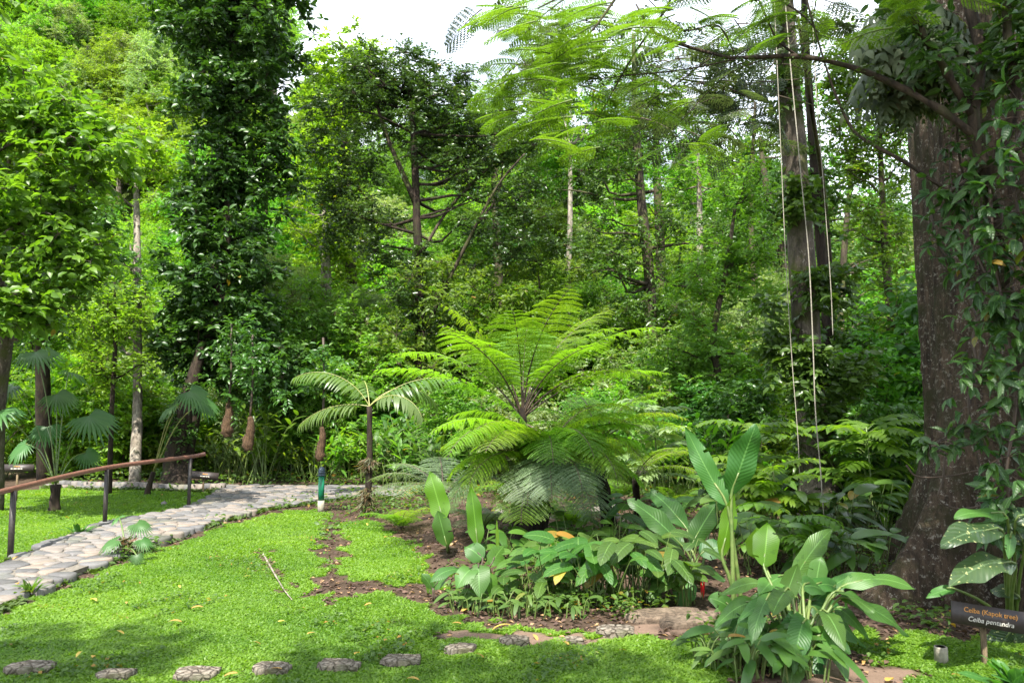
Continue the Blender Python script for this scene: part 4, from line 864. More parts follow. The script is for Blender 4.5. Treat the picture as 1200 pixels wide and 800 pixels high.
rg = np.random.default_rng(31); specs = []
# upright upper crown: azimuth, start elevation, end elevation, length
for az, e0, e1, L in ((178, 82, 22, 1.75), (4, 80, 12, 1.95), (352, 64, -8, 1.95), (195, 74, 20, 1.75), (168, 58, -2, 1.8), (15, 72, 14, 1.9), (255, 84, 30, 1.6), (300, 80, 20, 1.7), (90, 82, 10, 1.7), (50, 68, 0, 1.7), (130, 70, 0, 1.7),
                      (186, 44, -20, 1.75), (340, 50, -22, 1.8), (8, 42, -18, 1.9), (225, 64, 0, 1.5), (320, 62, -8, 1.5)):
    specs.append(((top[0], top[1], top[2]-.12), R(az+rg.uniform(-13, 13)), R(e0+rg.uniform(-6, 5)), R(e1+rg.uniform(-14, 10)), L*rg.uniform(.82, 1.1), None))
for az in (200, 285, 330): specs.append(((top[0], top[1], top[2]-.16), R(az), R(-20), R(-88), .8, 'litter'))
fern_plant('tree_fern', 'tallest tree fern with dark slender trunk and bright upright fronds, centre of the bed', gb, specs, trunk=(spline([[gb[0], gb[1], gz(gb)-.05], X3(606, 590, Yf), X3(612, 540, Yf), top], 14), np.linspace(.075, .045, 14)), npin=19, pinl=.46, sp=.018, plen=.032, droop=.30, start=.28)
# lower crown on a stout trunk
gb2 = G(622, 655); top2 = X3(636, 545, 8.5); specs = []
for az, e0, e1, L, mt in ((275, 34, -50, 1.05, 'fern_grey'), (255, 30, -48, 1.0, 'fern_grey'), (215, 34, -45, 1.15, 'fern'), (190, 46, -30, 1.25, 'fern'), (165, 44, -25, 1.2, 'fern'), (300, 40, -50, 1.1, 'fern_grey'), (325, 38, -50, 1.15, 'fern'), (350, 50, -40, 1.2, 'fern'), (10, 56, -30, 1.3, 'fern'), (30, 46, -35, 1.2, 'fern'), (60, 46, -35, 1.2, 'fern'), (100, 50, -30, 1.1, 'fern'), (130, 46, -30, 1.2, 'fern'), (232, 52, -20, 1.15, 'fern'), (285, 60, -25, .95, 'fern'), (340, 66, -14, 1.1, 'fern'), (185, 64, -16, 1.35, 'fern'), (170, 70, 0, 1.35, 'fern'), (150, 60, -10, 1.35, 'fern'), (20, 62, -12, 1.35, 'fern'), (355, 58, -16, 1.35, 'fern'), (215, 66, -26, 1.25, 'fern'), (300, 68, -30, 1.15, 'fern'), (240, 70, -20, 1.1, 'fern'), (335, 50, -34, 1.25, 'fern'), (195, 52, -34, 1.35, 'fern'), (220, 58, -34, 1.3, 'fern'), (270, 62, -45, 1.1, 'fern'), (315, 52, -45, 1.2, 'fern'), (245, 14, -62, 1.0, 'fern'), (180, 30, -50, 1.2, 'fern'), (350, 26, -52, 1.2, 'fern'), (200, 14, -60, 1.1, 'fern_grey'), (315, 10, -62, 1.0, 'fern_grey')):
    specs.append(((top2[0], top2[1], top2[2]-.05), R(az+rg.uniform(-7, 7)), R(e0+rg.uniform(0, 12)), R(e1-(30 if 200 < az < 340 else 8)-rg.uniform(0, 12)), L*rg.uniform(.95, 1.2), mt))
fern_plant('tree_fern', 'low stout tree fern whose drooping grey-green fronds hang over a thick black trunk', gb2, specs, trunk=(spline([[gb2[0], gb2[1], gz(gb2)-.05], X3(626, 610, 8.5), top2], 12), [.17]*4+[.16, .15, .14, .13, .12, .11, .10, .09]), npin=25, pinl=.37, sp=.016, plen=.034, droop=.34, start=.18)
gb3 = G(715, 632); top3 = X3(700, 520, 9.4); specs = []
for az, e0, e1, L in ((190, 40, -35, 1.2), (160, 55, -20, 1.1), (250, 36, -40, 1.1), (300, 42, -40, 1.1), (340, 50, -30, 1.2), (10, 40, -35, 1.2), (40, 55, -10, 1.2), (100, 60, 0, 1.1), (215, 30, -45, 1.1), (0, 66, -5, 1.15)):
    specs.append((tuple(top3), R(az), R(e0), R(e1), L, None))
fern_plant('tree_fern', 'right-hand tree fern with arching yellow-green fronds behind the broad-leaved plants', gb3, specs, trunk=(spline([[gb3[0], gb3[1], gz(gb3)-.05], X3(708, 580, 9.4), top3], 10), np.linspace(.09, .06, 10)), npin=19, pinl=.33, sp=.017, plen=.028, droop=.3, start=.26)
# grey-green fern at left of the bed
b = X3(520, 580, 9.4); specs = [(tuple(b), R(a_), R(e0), R(e1), L, 'fern_grey') for a_, e0, e1, L in ((180, 45, -35, 1.0), (205, 35, -40, .95), (150, 50, -20, 1.0), (235, 40, -45, .85), (270, 45, -40, .8), (20, 55, -20, .9), (340, 45, -35, .9), (100, 55, -15, 1.0))]
fern_plant('garden_fern', 'pale grey-green fern spreading left of the tree ferns', G(522, 628), specs, trunk=(spline([V(*G(522, 628)), b], 6), [.05]*6), npin=18, pinl=.28, sp=.017, plen=.024, droop=.3, start=.22)
b = X3(745, 560, 10.5); specs = [(tuple(b), R(a_), R(e0), R(e1), L, 'fern') for a_, e0, e1, L in ((0, 50, -25, 1.1), (330, 35, -40, 1.0), (30, 50, -20, 1.1), (200, 50, -30, .9), (270, 40, -40, .9), (300, 55, -20, 1.0))]
fern_plant('garden_fern', 'fern with spreading yellow-green fronds at the right edge of the fern group', G(747, 615), specs, trunk=(spline([V(*G(747, 615)), b], 6), [.05]*6), npin=18, pinl=.28, sp=.017, plen=.024, droop=.3, start=.22)
for lab, x, yb, L_, mt, sd_ in (('low green fern on the bare soil between the trunk palm and the grey-green fern', 470, 622, .62, 'fern', 1), ('small dark fern tucked under the left fronds of the low tree fern', 566, 640, .60, 'fern_grey', 2), ('small green fern right of the black fern trunk, behind the broad-leaved clumps', 668, 642, .62, 'fern', 3), ('small fern among the rocks at the back of the bed', 725, 600, .66, 'fern', 4), ('low fern in the shade left of the canna-like leaves', 790, 612, .7, 'fern', 5), ('low fern on the far side of the bed behind the tree ferns', 600, 596, .8, 'fern', 6)):
    g = G(x, yb); rg4 = np.random.default_rng(sd_); z0 = gz(g)
    fern_plant('garden_fern', lab, g, [((g[0], g[1], z0+.03), R(k*36+rg4.uniform(-14, 14)), R(rg4.uniform(45, 75)), R(rg4.uniform(-45, -15)), L_*rg4.uniform(.75, 1.1), mt) for k in range(10)], npin=14, pinl=.17, sp=.016, plen=.022, droop=.3, start=.15, stem_r=.006)
# ================================================================== palms
def pfrond(acc, st, path, nl=24, ll=.30, lw=.045, start=.2, hang=.5, stem_r=.009, rnd=None):
    n = len(path); u = np.linspace(start, 1, nl); idx = u*(n-1); k = np.minimum(idx.astype(int), n-2); f = (idx-k)[:, None]
    pt = path[k]*(1-f)+path[k+1]*f; tg = nz(path[k+1]-path[k]); side = nz(np.cross(tg, UP)+1e-6); up = nz(np.cross(side, tg)); w = (u-start)/(1-start)
    for sg in (1, -1):
        leaves(acc, pt, side*sg+tg*(.35+.6*w[:, None])-UP*hang+rng.normal(size=pt.shape)*.10, up+side*sg*.3, ll*np.sin(np.pi*(.22+.66*w))**.7, lw, TS, np.clip((rng.random() if rnd is None else rnd)*.6+.4*rng.random(nl), 0, 1))
    tube(st, path, np.linspace(stem_r, stem_r*.25, n), 6, cap=False)
def palm(name, label, gb, top, tr, specs, mat='palm', extra=None, **kw):
    t = veg(name, label, 'palm', (gb[0], gb[1], gz(gb)))
    a = Acc(); tube(a, spline([V(gb[0], gb[1], gz(gb)-.05), (V(*gb)+V(*top))/2+V(.02, 0, 0), V(*top)], 14), tr, 8, wob=.08); part('trunk', a, M['bark_dark'], t, True)
    for (az, e0, e1, L, mt) in specs:
        a = Acc(); s = Acc(); pfrond(a, s, rachis(V(*top), R(az), R(e0), R(e1), L), **kw); f = part('frond', a, M[mt or mat], t); part('midrib', s, M['stemy'], f, True)
    if extra: extra(t)
    return t
gp = G(430, 604); tp_ = X3(433, 476, gp[1])
def epi(t):
    c = ell_points([(P(430, 585, gp[1]), V(.11, .11, .26), 44), (P(432, 540, gp[1]), V(.08, .08, .16), 20)]); a = Acc()
    n = 18; C = np.repeat(c, n, 0); d = rdir(len(C)); d[:, 2] = d[:, 2]*.4-.55; leaves(a, C, d, rdir(len(C)), .16*rng.uniform(.5, 1.1, len(C)), .012, TS); o = part('epiphytes', a, M['epi'], t)
palm('trunk_palm', 'slim palm with a shaggy epiphyte-covered trunk beside the green post light', gp, tp_, np.linspace(.06, .04, 14),
     [(180, 60, -26, 1.35, 'palm'), (176, 10, -44, 1.15, 'palm_pale'), (14, 50, -58, 1.2, 'palm'), (336, 38, -70, 1.1, 'palm_pale'), (5, 42, -14, 1.45, 'palm'), (110, 60, -20, 1.0, 'palm')], extra=epi, ll=.34, lw=.042, nl=21, hang=.75)
def seg_fan(acc, c, nrm, axis, Rr, n=20, span=235, join=.58, droop=.35):
    nrm = nz(nrm); ax = nz(axis-nrm*np.dot(axis, nrm)); bx = np.cross(nrm, ax); ang = np.radians(np.linspace(-span/2, span/2, n+1)); am = (ang[1:]+ang[:-1])/2
    rr = Rr*(.80+.20*np.cos(am)); rv = Rr*(.80+.20*np.cos(ang))*join
    pos = lambda a_, r_, z_: c+(ax*np.cos(a_)[:, None]+bx*np.sin(a_)[:, None])*r_[:, None]+nrm*z_[:, None]-UP*(droop*r_**2/Rr)[:, None]
    e = .0012; val = pos(ang, rv, np.zeros(n+1)); pk_ = pos(am, rr*join, np.full(n, Rr*.085)); tp = pos(am+rng.normal(size=n)*.02, rr*rng.uniform(.9, 1.05, n), np.zeros(n)-Rr*rng.uniform(.0, .16, n))
    v = np.stack([np.repeat(c[None], n, 0), val[:-1], pk_, val[1:], tp], 1).reshape(-1, 3); i = np.arange(n)[:, None]*5
    f = np.concatenate([i+[0, 1, 2], i+[0, 2, 3], i+[1, 4, 2], i+[2, 4, 3]])
    r = rng.random(); a = np.zeros((n, 5, 3)); a[..., 2] = np.clip(r*.6+.4*rng.random(n)[:, None], 0, 1); a[..., 0] = .5; a[..., 1] = 1; acc.add(v, [f], a.reshape(-1, 3))
def fan_palm(label, gb, specs, tr=.05, th=.5, tilt=(0, 0)):
    t = veg('fan_palm', label, 'fan palm', (gb[0], gb[1], gz(gb))); top = V(gb[0]+tilt[0], gb[1]+tilt[1], gz(gb)+th)
    if th > .05: a = Acc(); tube(a, spline([V(gb[0], gb[1], gz(gb)-.05), top], 8), np.linspace(tr*1.25, tr, 8), 9, wob=.12); part('trunk', a, M['bark_dark'], t)
    for (x, y, Y, Rp, nv, ax, mt) in specs:
        c = X3(x, y, Y); Rr = .88*Rp*Y/F; s = Acc(); m = (top+c)/2+V(0, 0, .12*np.linalg.norm(c-top)); tube(s, spline([top, m, c], 10), np.linspace(.011, .007, 10), 6)
        a = Acc(); seg_fan(a, c, V(*nv), V(*ax), Rr); f = part('fan_leaf', a, M[mt or 'fan'], t); part('leaf_stalk', s, M['stemy' if mt == 'y' else 'stemg'], f, True)
    return t
M['y'] = M['fan']
Yg = G(64, 596)[1]
fan_palm('taller fan palm on a short dark trunk in the grass left of the handrail', G(64, 598), [
    (42, 412, Yg, 40, (.1, -.5, .85), (.4, -.5, .3), None), (14, 452, Yg-.4, 40, (-.2, -.45, .85), (-.6, -.6, 0), None), (66, 462, Yg+.3, 34, (.3, -.55, .8), (.8, -.3, -.2), None), (104, 487, Yg-.5, 46, (.25, -.5, .85), (.9, -.3, -.2), None),
    (80, 436, Yg+.9, 30, (.2, .2, .9), (.8, .3, 0), None), (-2, 482, Yg-.9, 42, (-.1, -.3, .9), (.6, -.6, -.2), None), (55, 500, Yg+.6, 30, (.1, -.7, .6), (.2, -.7, -.5), None), (30, 520, Yg+.8, 28, (-.3, -.6, .6), (-.6, -.5, -.4), None), (100, 530, Yg+.9, 26, (.5, -.5, .6), (.8, 0, -.5), None)], .075, .42)
fan_palm('thin fan palm with yellow bare stalks leaning beside the end of the handrail', G(171, 582), [
    (222, 458, 13.6, 34, (.3, -.6, .7), (.8, -.4, .1), 'y'), (236, 470, 14, 30, (.5, -.4, .6), (.8, .2, -.4), 'y'), (205, 475, 14.2, 26, (-.4, -.3, .8), (-.8, -.2, -.3), 'y')], .045, .42, (.12, 0))
# ================================================================== nests (hanging fibrous masses)
for lab, x, y0, y1, w, Y in (('left of two brown fibrous masses hanging under the dark column tree', 268, 472, 512, 7.5, 15.8), ('right of two brown fibrous masses hanging under the dark column tree', 293, 488, 528, 7, 15.4), ('brown fibrous mass hanging on a stem just above the green post light', 377, 500, 540, 6, 14.2)):
    a = Acc(); n = 16; s = np.linspace(0, 1, n); top_ = X3(x, y0, Y); z1 = X3(x, y1, Y)[2]; w_ = w*Y/F
    t = thing('hanging_root_mass', lab, 'root mass', top_, 'brown root masses hanging from stems')
    tube(a, np.stack([top_[0]+0.02*np.sin(s*6), top_[1]+0*s, top_[2]+(z1-top_[2])*s], -1), w_*(.35+.65*s**.7)*np.where(s > .93, .7, 1), 12, wob=.10); part('root_ball', a, M['nest'], t)
    a = Acc(); tube(a, spline([top_+V(0, 0, -.05), top_+V(.03, 0, .7), top_+V(-.03, .1, 1.6)], 8), .022, 6); part('stem', a, M['stemd'], t)
    a = Acc(); c = np.repeat([[top_[0], top_[1], top_[2]+.9]], 16, 0)+rng.normal(size=(16, 3))*[.22, .2, .4]; foliage(a, c, .28, 6, 7, .13, .055, TO); part('foliage', a, M['lf_dark'], t)
# ================================================================== big blade leaves
def blade(acc, p, q, w, sag, face, n=30, fold=.22, wave=.085, rnd=None, shape='banana', tear=0):
    p = np.asarray(p, float); q = np.asarray(q, float); L = np.linalg.norm(q-p); u = np.linspace(0, 1, n)
    m = (p+q)/2+np.asarray(sag, float)*L*2; c = p*((1-u)**2)[:, None]+m*(2*u*(1-u))[:, None]+q*(u**2)[:, None]
    tg = nz(np.gradient(c, axis=0)); s = nz(np.cross(tg, face)); nn = np.cross(s, tg); nn *= np.sign((nn@nz(face)).mean() or 1)
    if shape == 'banana': pr = np.minimum(1, (u*4.6)**.6)*np.minimum(1, ((1-u)*2.9)**.75)
    else: pr = (u+.02)**.42*(1-u)**.62*1.75
    W = w*np.clip(pr, .02, 1)/2; us = np.array([-1, -.55, 0, .55, 1]); ph = rng.uniform(0, 6.28, 2)
    v = np.zeros((n, 5, 3)); a = np.zeros((n, 5, 3)); r = rng.random() if rnd is None else rnd
    for j, x in enumerate(us):
        z = fold*abs(x)*W+wave*abs(x)*np.sin(u*L*22+ph[0 if x < 0 else 1])*w*1.2-(abs(x)**2)*W*.25
        v[:, j] = c+s*(x*W)[:, None]+nn*z[:, None]; a[:, j] = np.stack([u, np.full(n, x), np.full(n, r)], -1)
    i = np.arange(n-1)[:, None]*5; j = np.arange(4)[None]; qf = np.stack([i+j, i+j+1, i+j+6, i+j+5], -1)
    keep = np.ones((n-1, 4), bool)
    if n >= 28:
        for _ in range(rng.integers(0, 3)): keep[rng.integers(5, n-4), rng.choice([0, 3])] = False
    acc.add(v, [qf[keep]], a)
    return c
def bigplant(name, label, cat, gb, specs, mat='heli', stemm='stemg', group=None, sr=.010):
    """specs: (p px, q px, Y, dY, width px, sag, face, material)"""
    t = veg(name, label, cat, (gb[0], gb[1], gz(gb)), group); base = V(gb[0], gb[1], gz(gb))
    for (px, py, qx, qy, Y, dY, wpx, sag, face, mt, *bo) in specs:
        p = X3(px, py, Y); q = X3(qx, qy, Y+dY); a = Acc(); blade(a, p, q, wpx*.98*Y/F, V(0, 0, sag*1.25), V(*face)); l = part('leaf', a, M[mt or mat], t, True)
        s = Acc(); b = base+(V(*bo, 0) if bo else V(random.uniform(-.05, .05), random.uniform(-.05, .05), 0)); tube(s, spline([b, (b*.45+p*.55)+V(0, 0, .05), p, p+(q-p)*.3+UP*sag*.5], 10), np.linspace(sr*1.4, sr*.5, 10), 6); part('leaf_stalk', s, M[stemm], l, True)
    return t
FC = (0, -1, .25); FU = (0, -.45, .9); FL = (-.6, -.5, .7); FR = (.6, -.5, .7)
# tall two-leaf banana-like plant
g = G(868, 738)
bigplant('banana_plant', 'tall banana-like plant with two upright leaves forming a V', 'plant', g, [
    (852, 592, 803, 500, 6.0, .1, 24, -.02, (-.4, -1, .5), 'heli'), (857, 580, 886, 497, 6.0, -.1, 36, .02, (.3, -1, .3), 'heli_blue'), (846, 652, 860, 578, 6.0, 0, 20, .0, (.2, -1, .2), 'heli_light')], 'heli', 'stemg', sr=.014)
# front clump
g = G(935, 785); Yh = 5.25
sp = [(893, 655, 886, 618, Yh+.3, 0, 30, 0, FC, 'heli_light'), (895, 664, 900, 612, Yh+.2, .1, 30, .0, FC, 'heli_light'), (955, 690, 962, 652, Yh+.3, .1, 24, .02, FC, 'heli'), (985, 688, 1072, 690, Yh+.1, 0, 24, .10, (.1, -.5, .9), 'heli'), (975, 695, 1024, 718, Yh, -.2, 34, .10, FR, 'heli'),
      (985, 700, 1066, 745, Yh, .1, 30, .06, FR, 'heli_blue'), (945, 725, 930, 790, Yh-.2, -.3, 26, .14, (0, -.8, .5), 'heli_blue'), (962, 715, 990, 762, Yh-.1, -.3, 28, .12, (.2, -.7, .5), 'heli'), (968, 740, 992, 800, Yh-.2, -.2, 26, .12, (.4, -.8, .4), 'heli'),
      (935, 765, 925, 812, Yh-.3, -.2, 26, .10, (-.1, -.8, .4), 'heli'), (905, 695, 880, 755, Yh, -.3, 24, .10, FL, 'heli_blue'), (915, 690, 842, 700, Yh+.3, -.2, 22, .10, FL, 'heli'), (890, 705, 838, 735, Yh+.1, -.1, 26, .10, FL, 'heli'), (902, 700, 862, 765, Yh, -.2, 24, .12, FL, 'heli'),
      (925, 690, 905, 720, Yh-.1, -.3, 24, .06, FU, 'heli'), (940, 700, 965, 665, Yh+.2, .3, 26, .03, FC, 'heli_blue'), (930, 680, 975, 620, Yh+.5, .2, 24, .05, FR, 'heli'), (950, 710, 1005, 672, Yh+.3, .1, 22, .06, FU, 'heli_blue'), (925, 715, 890, 690, Yh+.2, 0, 24, .08, FL, 'heli'),
      (940, 720, 912, 775, Yh-.1, -.2, 24, .10, FC, 'heli_blue'), (955, 735, 960, 800, Yh-.1, -.2, 28, .10, FC, 'heli_blue'), (920, 700, 935, 660, Yh+.1, 0, 22, .0, FC, 'heli')]
rg3 = np.random.default_rng(8)
for k in range(16):
    px = rg3.uniform(900, 985); py = rg3.uniform(672, 735); sgn = 1 if px > 940 else -1; qx = px+sgn*rg3.uniform(15, 62); qy = py+rg3.uniform(-5, 62); Yk = Yh+rg3.uniform(0, .5)
    sp.append((px, py, qx, qy, Yk, rg3.uniform(-.25, .2), rg3.uniform(20, 28), rg3.uniform(.06, .14), (sgn*.4, -.6, .7), str(rg3.choice(['heli', 'heli_blue', 'heli']))))
bigplant('heliconia', 'large clump of broad glossy leaves in front right of the bed, the nearest plant', 'plant', g, sp, 'heli', 'stemg')
g = G(852, 765)
bigplant('heliconia', 'small group of blue-green leaves at the left foot of the large front clump', 'plant', g, [(870, 720, 836, 740, 5.5, -.1, 22, .1, FL, 'heli_blue'), (872, 722, 882, 765, 5.4, -.2, 24, .1, FU, 'heli_blue'), (860, 715, 830, 700, 5.6, 0, 22, .06, FL, 'heli'), (866, 728, 848, 770, 5.4, -.2, 22, .1, FU, 'heli'), (875, 712, 900, 740, 5.5, -.1, 20, .08, FR, 'heli')], 'heli_blue')
# two bright upright leaves left
bigplant('ginger_plant', 'bright upright paddle leaf left of the tree ferns, over a smaller one', 'plant', G(527, 665), [(520, 612, 503, 552, 7.9, .1, 25, .02, (-.3, -1, .2), 'heli_light'), (524, 640, 513, 598, 7.9, -.05, 22, .0, (-.2, -1, .3), 'heli')], 'heli_light')
bigplant('ginger_plant', 'single bright yellow-green upright leaf in front of the tree fern trunk', 'plant', G(562, 668), [(560, 640, 552, 570, 7.7, .05, 19, .01, (.3, -1, .1), 'heli_light')], 'heli_light')
bigplant('ginger_plant', 'rolled pale green shoot standing below the tree fern', 'plant', G(583, 690), [(584, 660, 582, 608, 7.3, 0, 4, 0, FC, 'heli_light')], 'heli_light')
# left small plant with drooping blue-green leaves
bigplant('broad_leaved_plant', 'dark drooping leaf clump at the left corner of the planting bed', 'plant', G(550, 712), [(545, 668, 504, 682, 6.7, -.1, 20, .12, FL, 'heli_blue'), (560, 660, 562, 700, 6.6, -.2, 26, .1, FU, 'heli_blue'), (556, 665, 535, 690, 6.6, -.2, 22, .1, FU, 'heli'), (570, 668, 578, 705, 6.7, -.2, 22, .1, FR, 'broad'), (566, 655, 545, 640, 6.9, .1, 22, .05, FL, 'heli_blue'), (575, 662, 590, 640, 6.9, .1, 20, .05, FR, 'broad'), (552, 690, 545, 715, 6.6, -.1, 18, .1, FU, 'broad'), (505, 700, 500, 672, 7, 0, 7, .0, FC, 'broad')], 'heli_blue', 'stemd')
bigplant('broad_leaved_plant', 'tiny lone plant with one pair of blue-green leaves at the soil edge', 'plant', G(508, 706), [(507, 690, 528, 672, 6.8, 0, 14, .05, FU, 'heli_blue'), (507, 690, 494, 672, 6.8, 0, 12, .05, FL, 'heli_blue')], 'heli_blue', 'stemd', sr=.006)
# big blue-green leaves at right of the bed
bigplant('canna_plant', 'large blue-green canna-like leaves right of the tree ferns, with a red bud', 'plant', G(818, 690), [(800, 640, 735, 585, 7.3, .1, 30, .05, (-.2, -.5, .9), 'heli_blue'), (805, 620, 762, 575, 7.6, .3, 30, .05, FU, 'heli_blue'), (800, 650, 765, 650, 7.1, -.2, 32, .07, FL, 'heli_blue'), (810, 640, 840, 590, 7.4, .2, 26, .04, FR, 'heli_blue'), (815, 665, 850, 680, 7.1, -.2, 28, .08, FR, 'heli'),
    (795, 670, 765, 690, 7.0, -.2, 28, .1, FL, 'heli'), (805, 680, 800, 715, 6.9, -.2, 26, .1, FU, 'heli'), (790, 655, 750, 668, 7.1, -.1, 26, .08, FL, 'heli'), (820, 650, 850, 640, 7.3, 0, 24, .06, FR, 'heli_blue'), (838, 600, 850, 555, 7.8, 0, 22, .03, FC, 'heli_blue')], 'heli_blue')
# row of broad-leaved plants along the bed edge
def broad_clump(label, x, yb, hpx, n, L, Wd, mat, seedv, spread=.28, tilt=.5, up=.2):
    g = G(x, yb); t = veg('broad_leaved_plant', label, 'plant', (g[0], g[1], gz(g)), 'broad-leaved plants filling the bed'); rg2 = np.random.default_rng(seedv); a = Acc(); s = Acc(); H = hpx*g[1]/F; z0 = gz(g)
    for k in range(n):
        an = rg2.uniform(0, 6.28); b = V(g[0], g[1], z0)+V(rg2.uniform(-1, 1)*spread, rg2.uniform(-1, 1)*spread*.7, 0); h = H*rg2.uniform(.45, 1.05)*1.1
        o = V(math.cos(an), math.sin(an)*.8-.25, 0); p = b+o*h*rg2.uniform(.2, .5)+UP*h; l = L*1.38*rg2.uniform(.7, 1.15); q = p+o*l*.85+UP*l*rg2.uniform(-.65, up)
        blade(a, p, q, Wd*l/L*rg2.uniform(.85, 1.15), V(0, 0, .09), nz(UP+o*.5+V(0, -.5, 0)), n=9, shape='ovate', rnd=rg2.random(), fold=.25, wave=.015)
        tube(s, spline([b, b*.5+p*.5+UP*.04, p], 6), [.006, .006, .005, .005, .004, .003], 5, cap=False)
    part('foliage', a, M[mat], t, True); part('stems', s, M['stemg'], t, True)
for i, (lab, x, yb, h, n, L, Wd, mt) in enumerate([
    ('knee-high broad-leaved plant under the low stout tree fern', 632, 700, 52, 26, .20, .095, 'broad'), ('clump of broad pointed leaves right below the grey drooping fronds', 672, 704, 56, 30, .21, .10, 'broad'), ('broad-leaved clump with leaves hanging over the dirt at the bed edge', 708, 706, 62, 32, .22, .11, 'broad'),
    ('tallest of the broad-leaved clumps in front of the yellow-green fern', 735, 702, 72, 30, .22, .11, 'broad'), ('loose broad-leaved clump left of the red bud', 775, 704, 66, 30, .21, .10, 'broad'), ('broad-leaved plant at the back of the bed by the rocks', 690, 668, 50, 20, .20, .10, 'broad'),
    ('bright broad-leaved plant before the black fern trunk', 655, 680, 44, 22, .18, .085, 'cover'), ('low dark broad-leaved plant at the foot of the fern trunk', 600, 672, 30, 24, .18, .08, 'lf_dark'), ('low broad-leaved plant between the pale shoot and the bed corner', 610, 705, 34, 20, .16, .07, 'broad'),
    ('low leafy plant behind the tall banana-like plant', 838, 668, 60, 24, .22, .09, 'cover'), ('leafy plant in the shade between the rope and the front clump', 905, 680, 62, 30, .22, .09, 'lf_dark'), ('dark shiny plant at the foot of the giant trunk', 1000, 690, 60, 34, .26, .08, 'lf_dark'),
    ('dark narrow-leaved plant beneath the tall mossy trunk', 965, 660, 60, 34, .26, .08, 'lf_black'), ('shaded plant right behind the long pale rope', 1020, 655, 70, 30, .26, .09, 'broad'), ('low dark plant below the front heliconia clump', 905, 790, 42, 70, .17, .05, 'lf_dark'), ('low grassy weeds at the base of the small heliconia group', 870, 782, 30, 60, .14, .03, 'cover'),
    ('light green plant by the rocks behind the canna-like leaves', 760, 645, 40, 26, .22, .09, 'heli'), ('leafy plant at the back corner beside the rocks', 860, 632, 60, 34, .25, .10, 'broad'), ('weedy low plant under the drooping leaf clump', 560, 716, 22, 60, .09, .03, 'cover'), ('weedy low plant under the broad-leaved clumps', 640, 716, 20, 60, .09, .03, 'cover')]):
    broad_clump(lab, x, yb, h, n, L, Wd, mt, 100+i)
# compound-leaf sprigs (pinnate shrub behind the ropes)
def pinnate(label, x, yb, top_y, n, L, mat, seedv, group=None):
    g = G(x, yb); t = veg('pinnate_shrub', label, 'shrub', (g[0], g[1], gz(g)), group); rg2 = np.random.default_rng(seedv); a = Acc(); s = Acc(); b0 = V(g[0], g[1], gz(g)); top_ = X3(x, top_y, g[1])
    tube(s, spline([b0, (b0+top_)/2+V(.05, 0, 0), top_], 8), np.linspace(.018, .008, 8), 6)
    for k in range(n):
        f = rg2.uniform(.3, 1); an = rg2.uniform(0, 6.28); pfrond(a, s, rachis(b0+(top_-b0)*f, an, rg2.uniform(.2, .8), rg2.uniform(-.6, -.1), L*rg2.uniform(.7, 1.1), 12), nl=9, ll=L*.32, lw=L*.12, start=.2, hang=.12, stem_r=.004)
    part('foliage', a, M[mat], t); part('stems', s, M['stemg'], t, True)
for i, (lab, x, yb, ty, n, L, mt) in enumerate([('shrub of paired bright leaflets beside the knotted rope', 905, 655, 545, 26, .55, 'lf_bright'), ('shrub of paired leaflets behind the front heliconia clump', 925, 690, 600, 18, .5, 'lf_mid'), ('shrub of paired leaflets left of the tall mossy trunk', 878, 640, 500, 26, .6, 'lf_mid'), ('tall shrub of paired leaflets right of the tall mossy trunk', 1015, 640, 500, 30, .7, 'lf_mid'), ('shrub of paired leaflets at the left edge of the giant trunk', 1040, 630, 560, 22, .6, 'lf_bright'), ('shrub of paired pale leaflets behind the yellow-green fern', 765, 610, 480, 24, .7, 'lf_pale')]):
    pinnate(lab, x, yb, ty, n, L, mt, 200+i)
# red flowers
for lab, x, y, Y, hh in (('small red flower spike low in front of the canna-like leaves', 823, 690, 6.9, 24), ('red bud between the two upright banana-like leaves', 838, 556, 7.4, 12), ('red flower dot in the greenery beside the fern fronds', 662, 640, 8.9, 8)):
    c = X3(x, y, Y); k = hh*Y/F*.9; t = thing('red_flower', lab, 'flower', c); a = Acc()
    for j in range(5): blade(a, c+UP*(k*j*.12-k*.5), c+V((-1)**j*k*.09, -.02, k*(.5-.08*j)), k*.15, V(0, 0, 0), V(0, -1, .2), n=6, shape='ovate')
    part('bracts', a, M['red'], t); s = Acc(); tube(s, spline([c+UP*k*.3, c-UP*k*.5, c+V(.03, .05, -.55)], 8), .005, 5); part('stalk', s, M['stemg'], t)
# plants by the path
def rosette(name, label, gb, n, L, W, mat, e=(20, 75), seedv=1, group=None, fanl=None, T='ovate'):
    t = veg(name, label, 'plant', (gb[0], gb[1], gz(gb)), group); rg2 = np.random.default_rng(seedv); a = Acc(); b = V(gb[0], gb[1], gz(gb)+.02)
    for k in range(n):
        an = rg2.uniform(0, 6.28); el = R(rg2.uniform(*e)); d = V(math.cos(an)*math.cos(el), math.sin(an)*math.cos(el), math.sin(el)); l = L*rg2.uniform(.6, 1.1)
        blade(a, b+d*l*.15+V(*rg2.normal(size=2)*.03, 0), b+d*l-UP*l*.15, W*rg2.uniform(.8, 1.1), V(0, 0, .1), nz(UP-d*.3), n=7, shape=T, rnd=rg2.random())
    part('foliage', a, M[mat], t, True); return t
t = fan_palm('tiny fan palm seedling growing at the edge of the cobbled path', G(147, 655), [(160, 613, 8.9, 24, (.2, -.4, .9), (.8, -.3, 0), None), (137, 632, 8.6, 24, (-.2, -.4, .9), (-.8, -.4, 0), None), (166, 632, 8.5, 18, (.4, -.4, .8), (.8, -.3, -.2), None), (140, 607, 9, 14, (-.3, -.4, .8), (-.7, .2, .3), None), (160, 650, 8.3, 14, (.2, -.8, .5), (.4, -.6, -.6), None)], .03, .04)
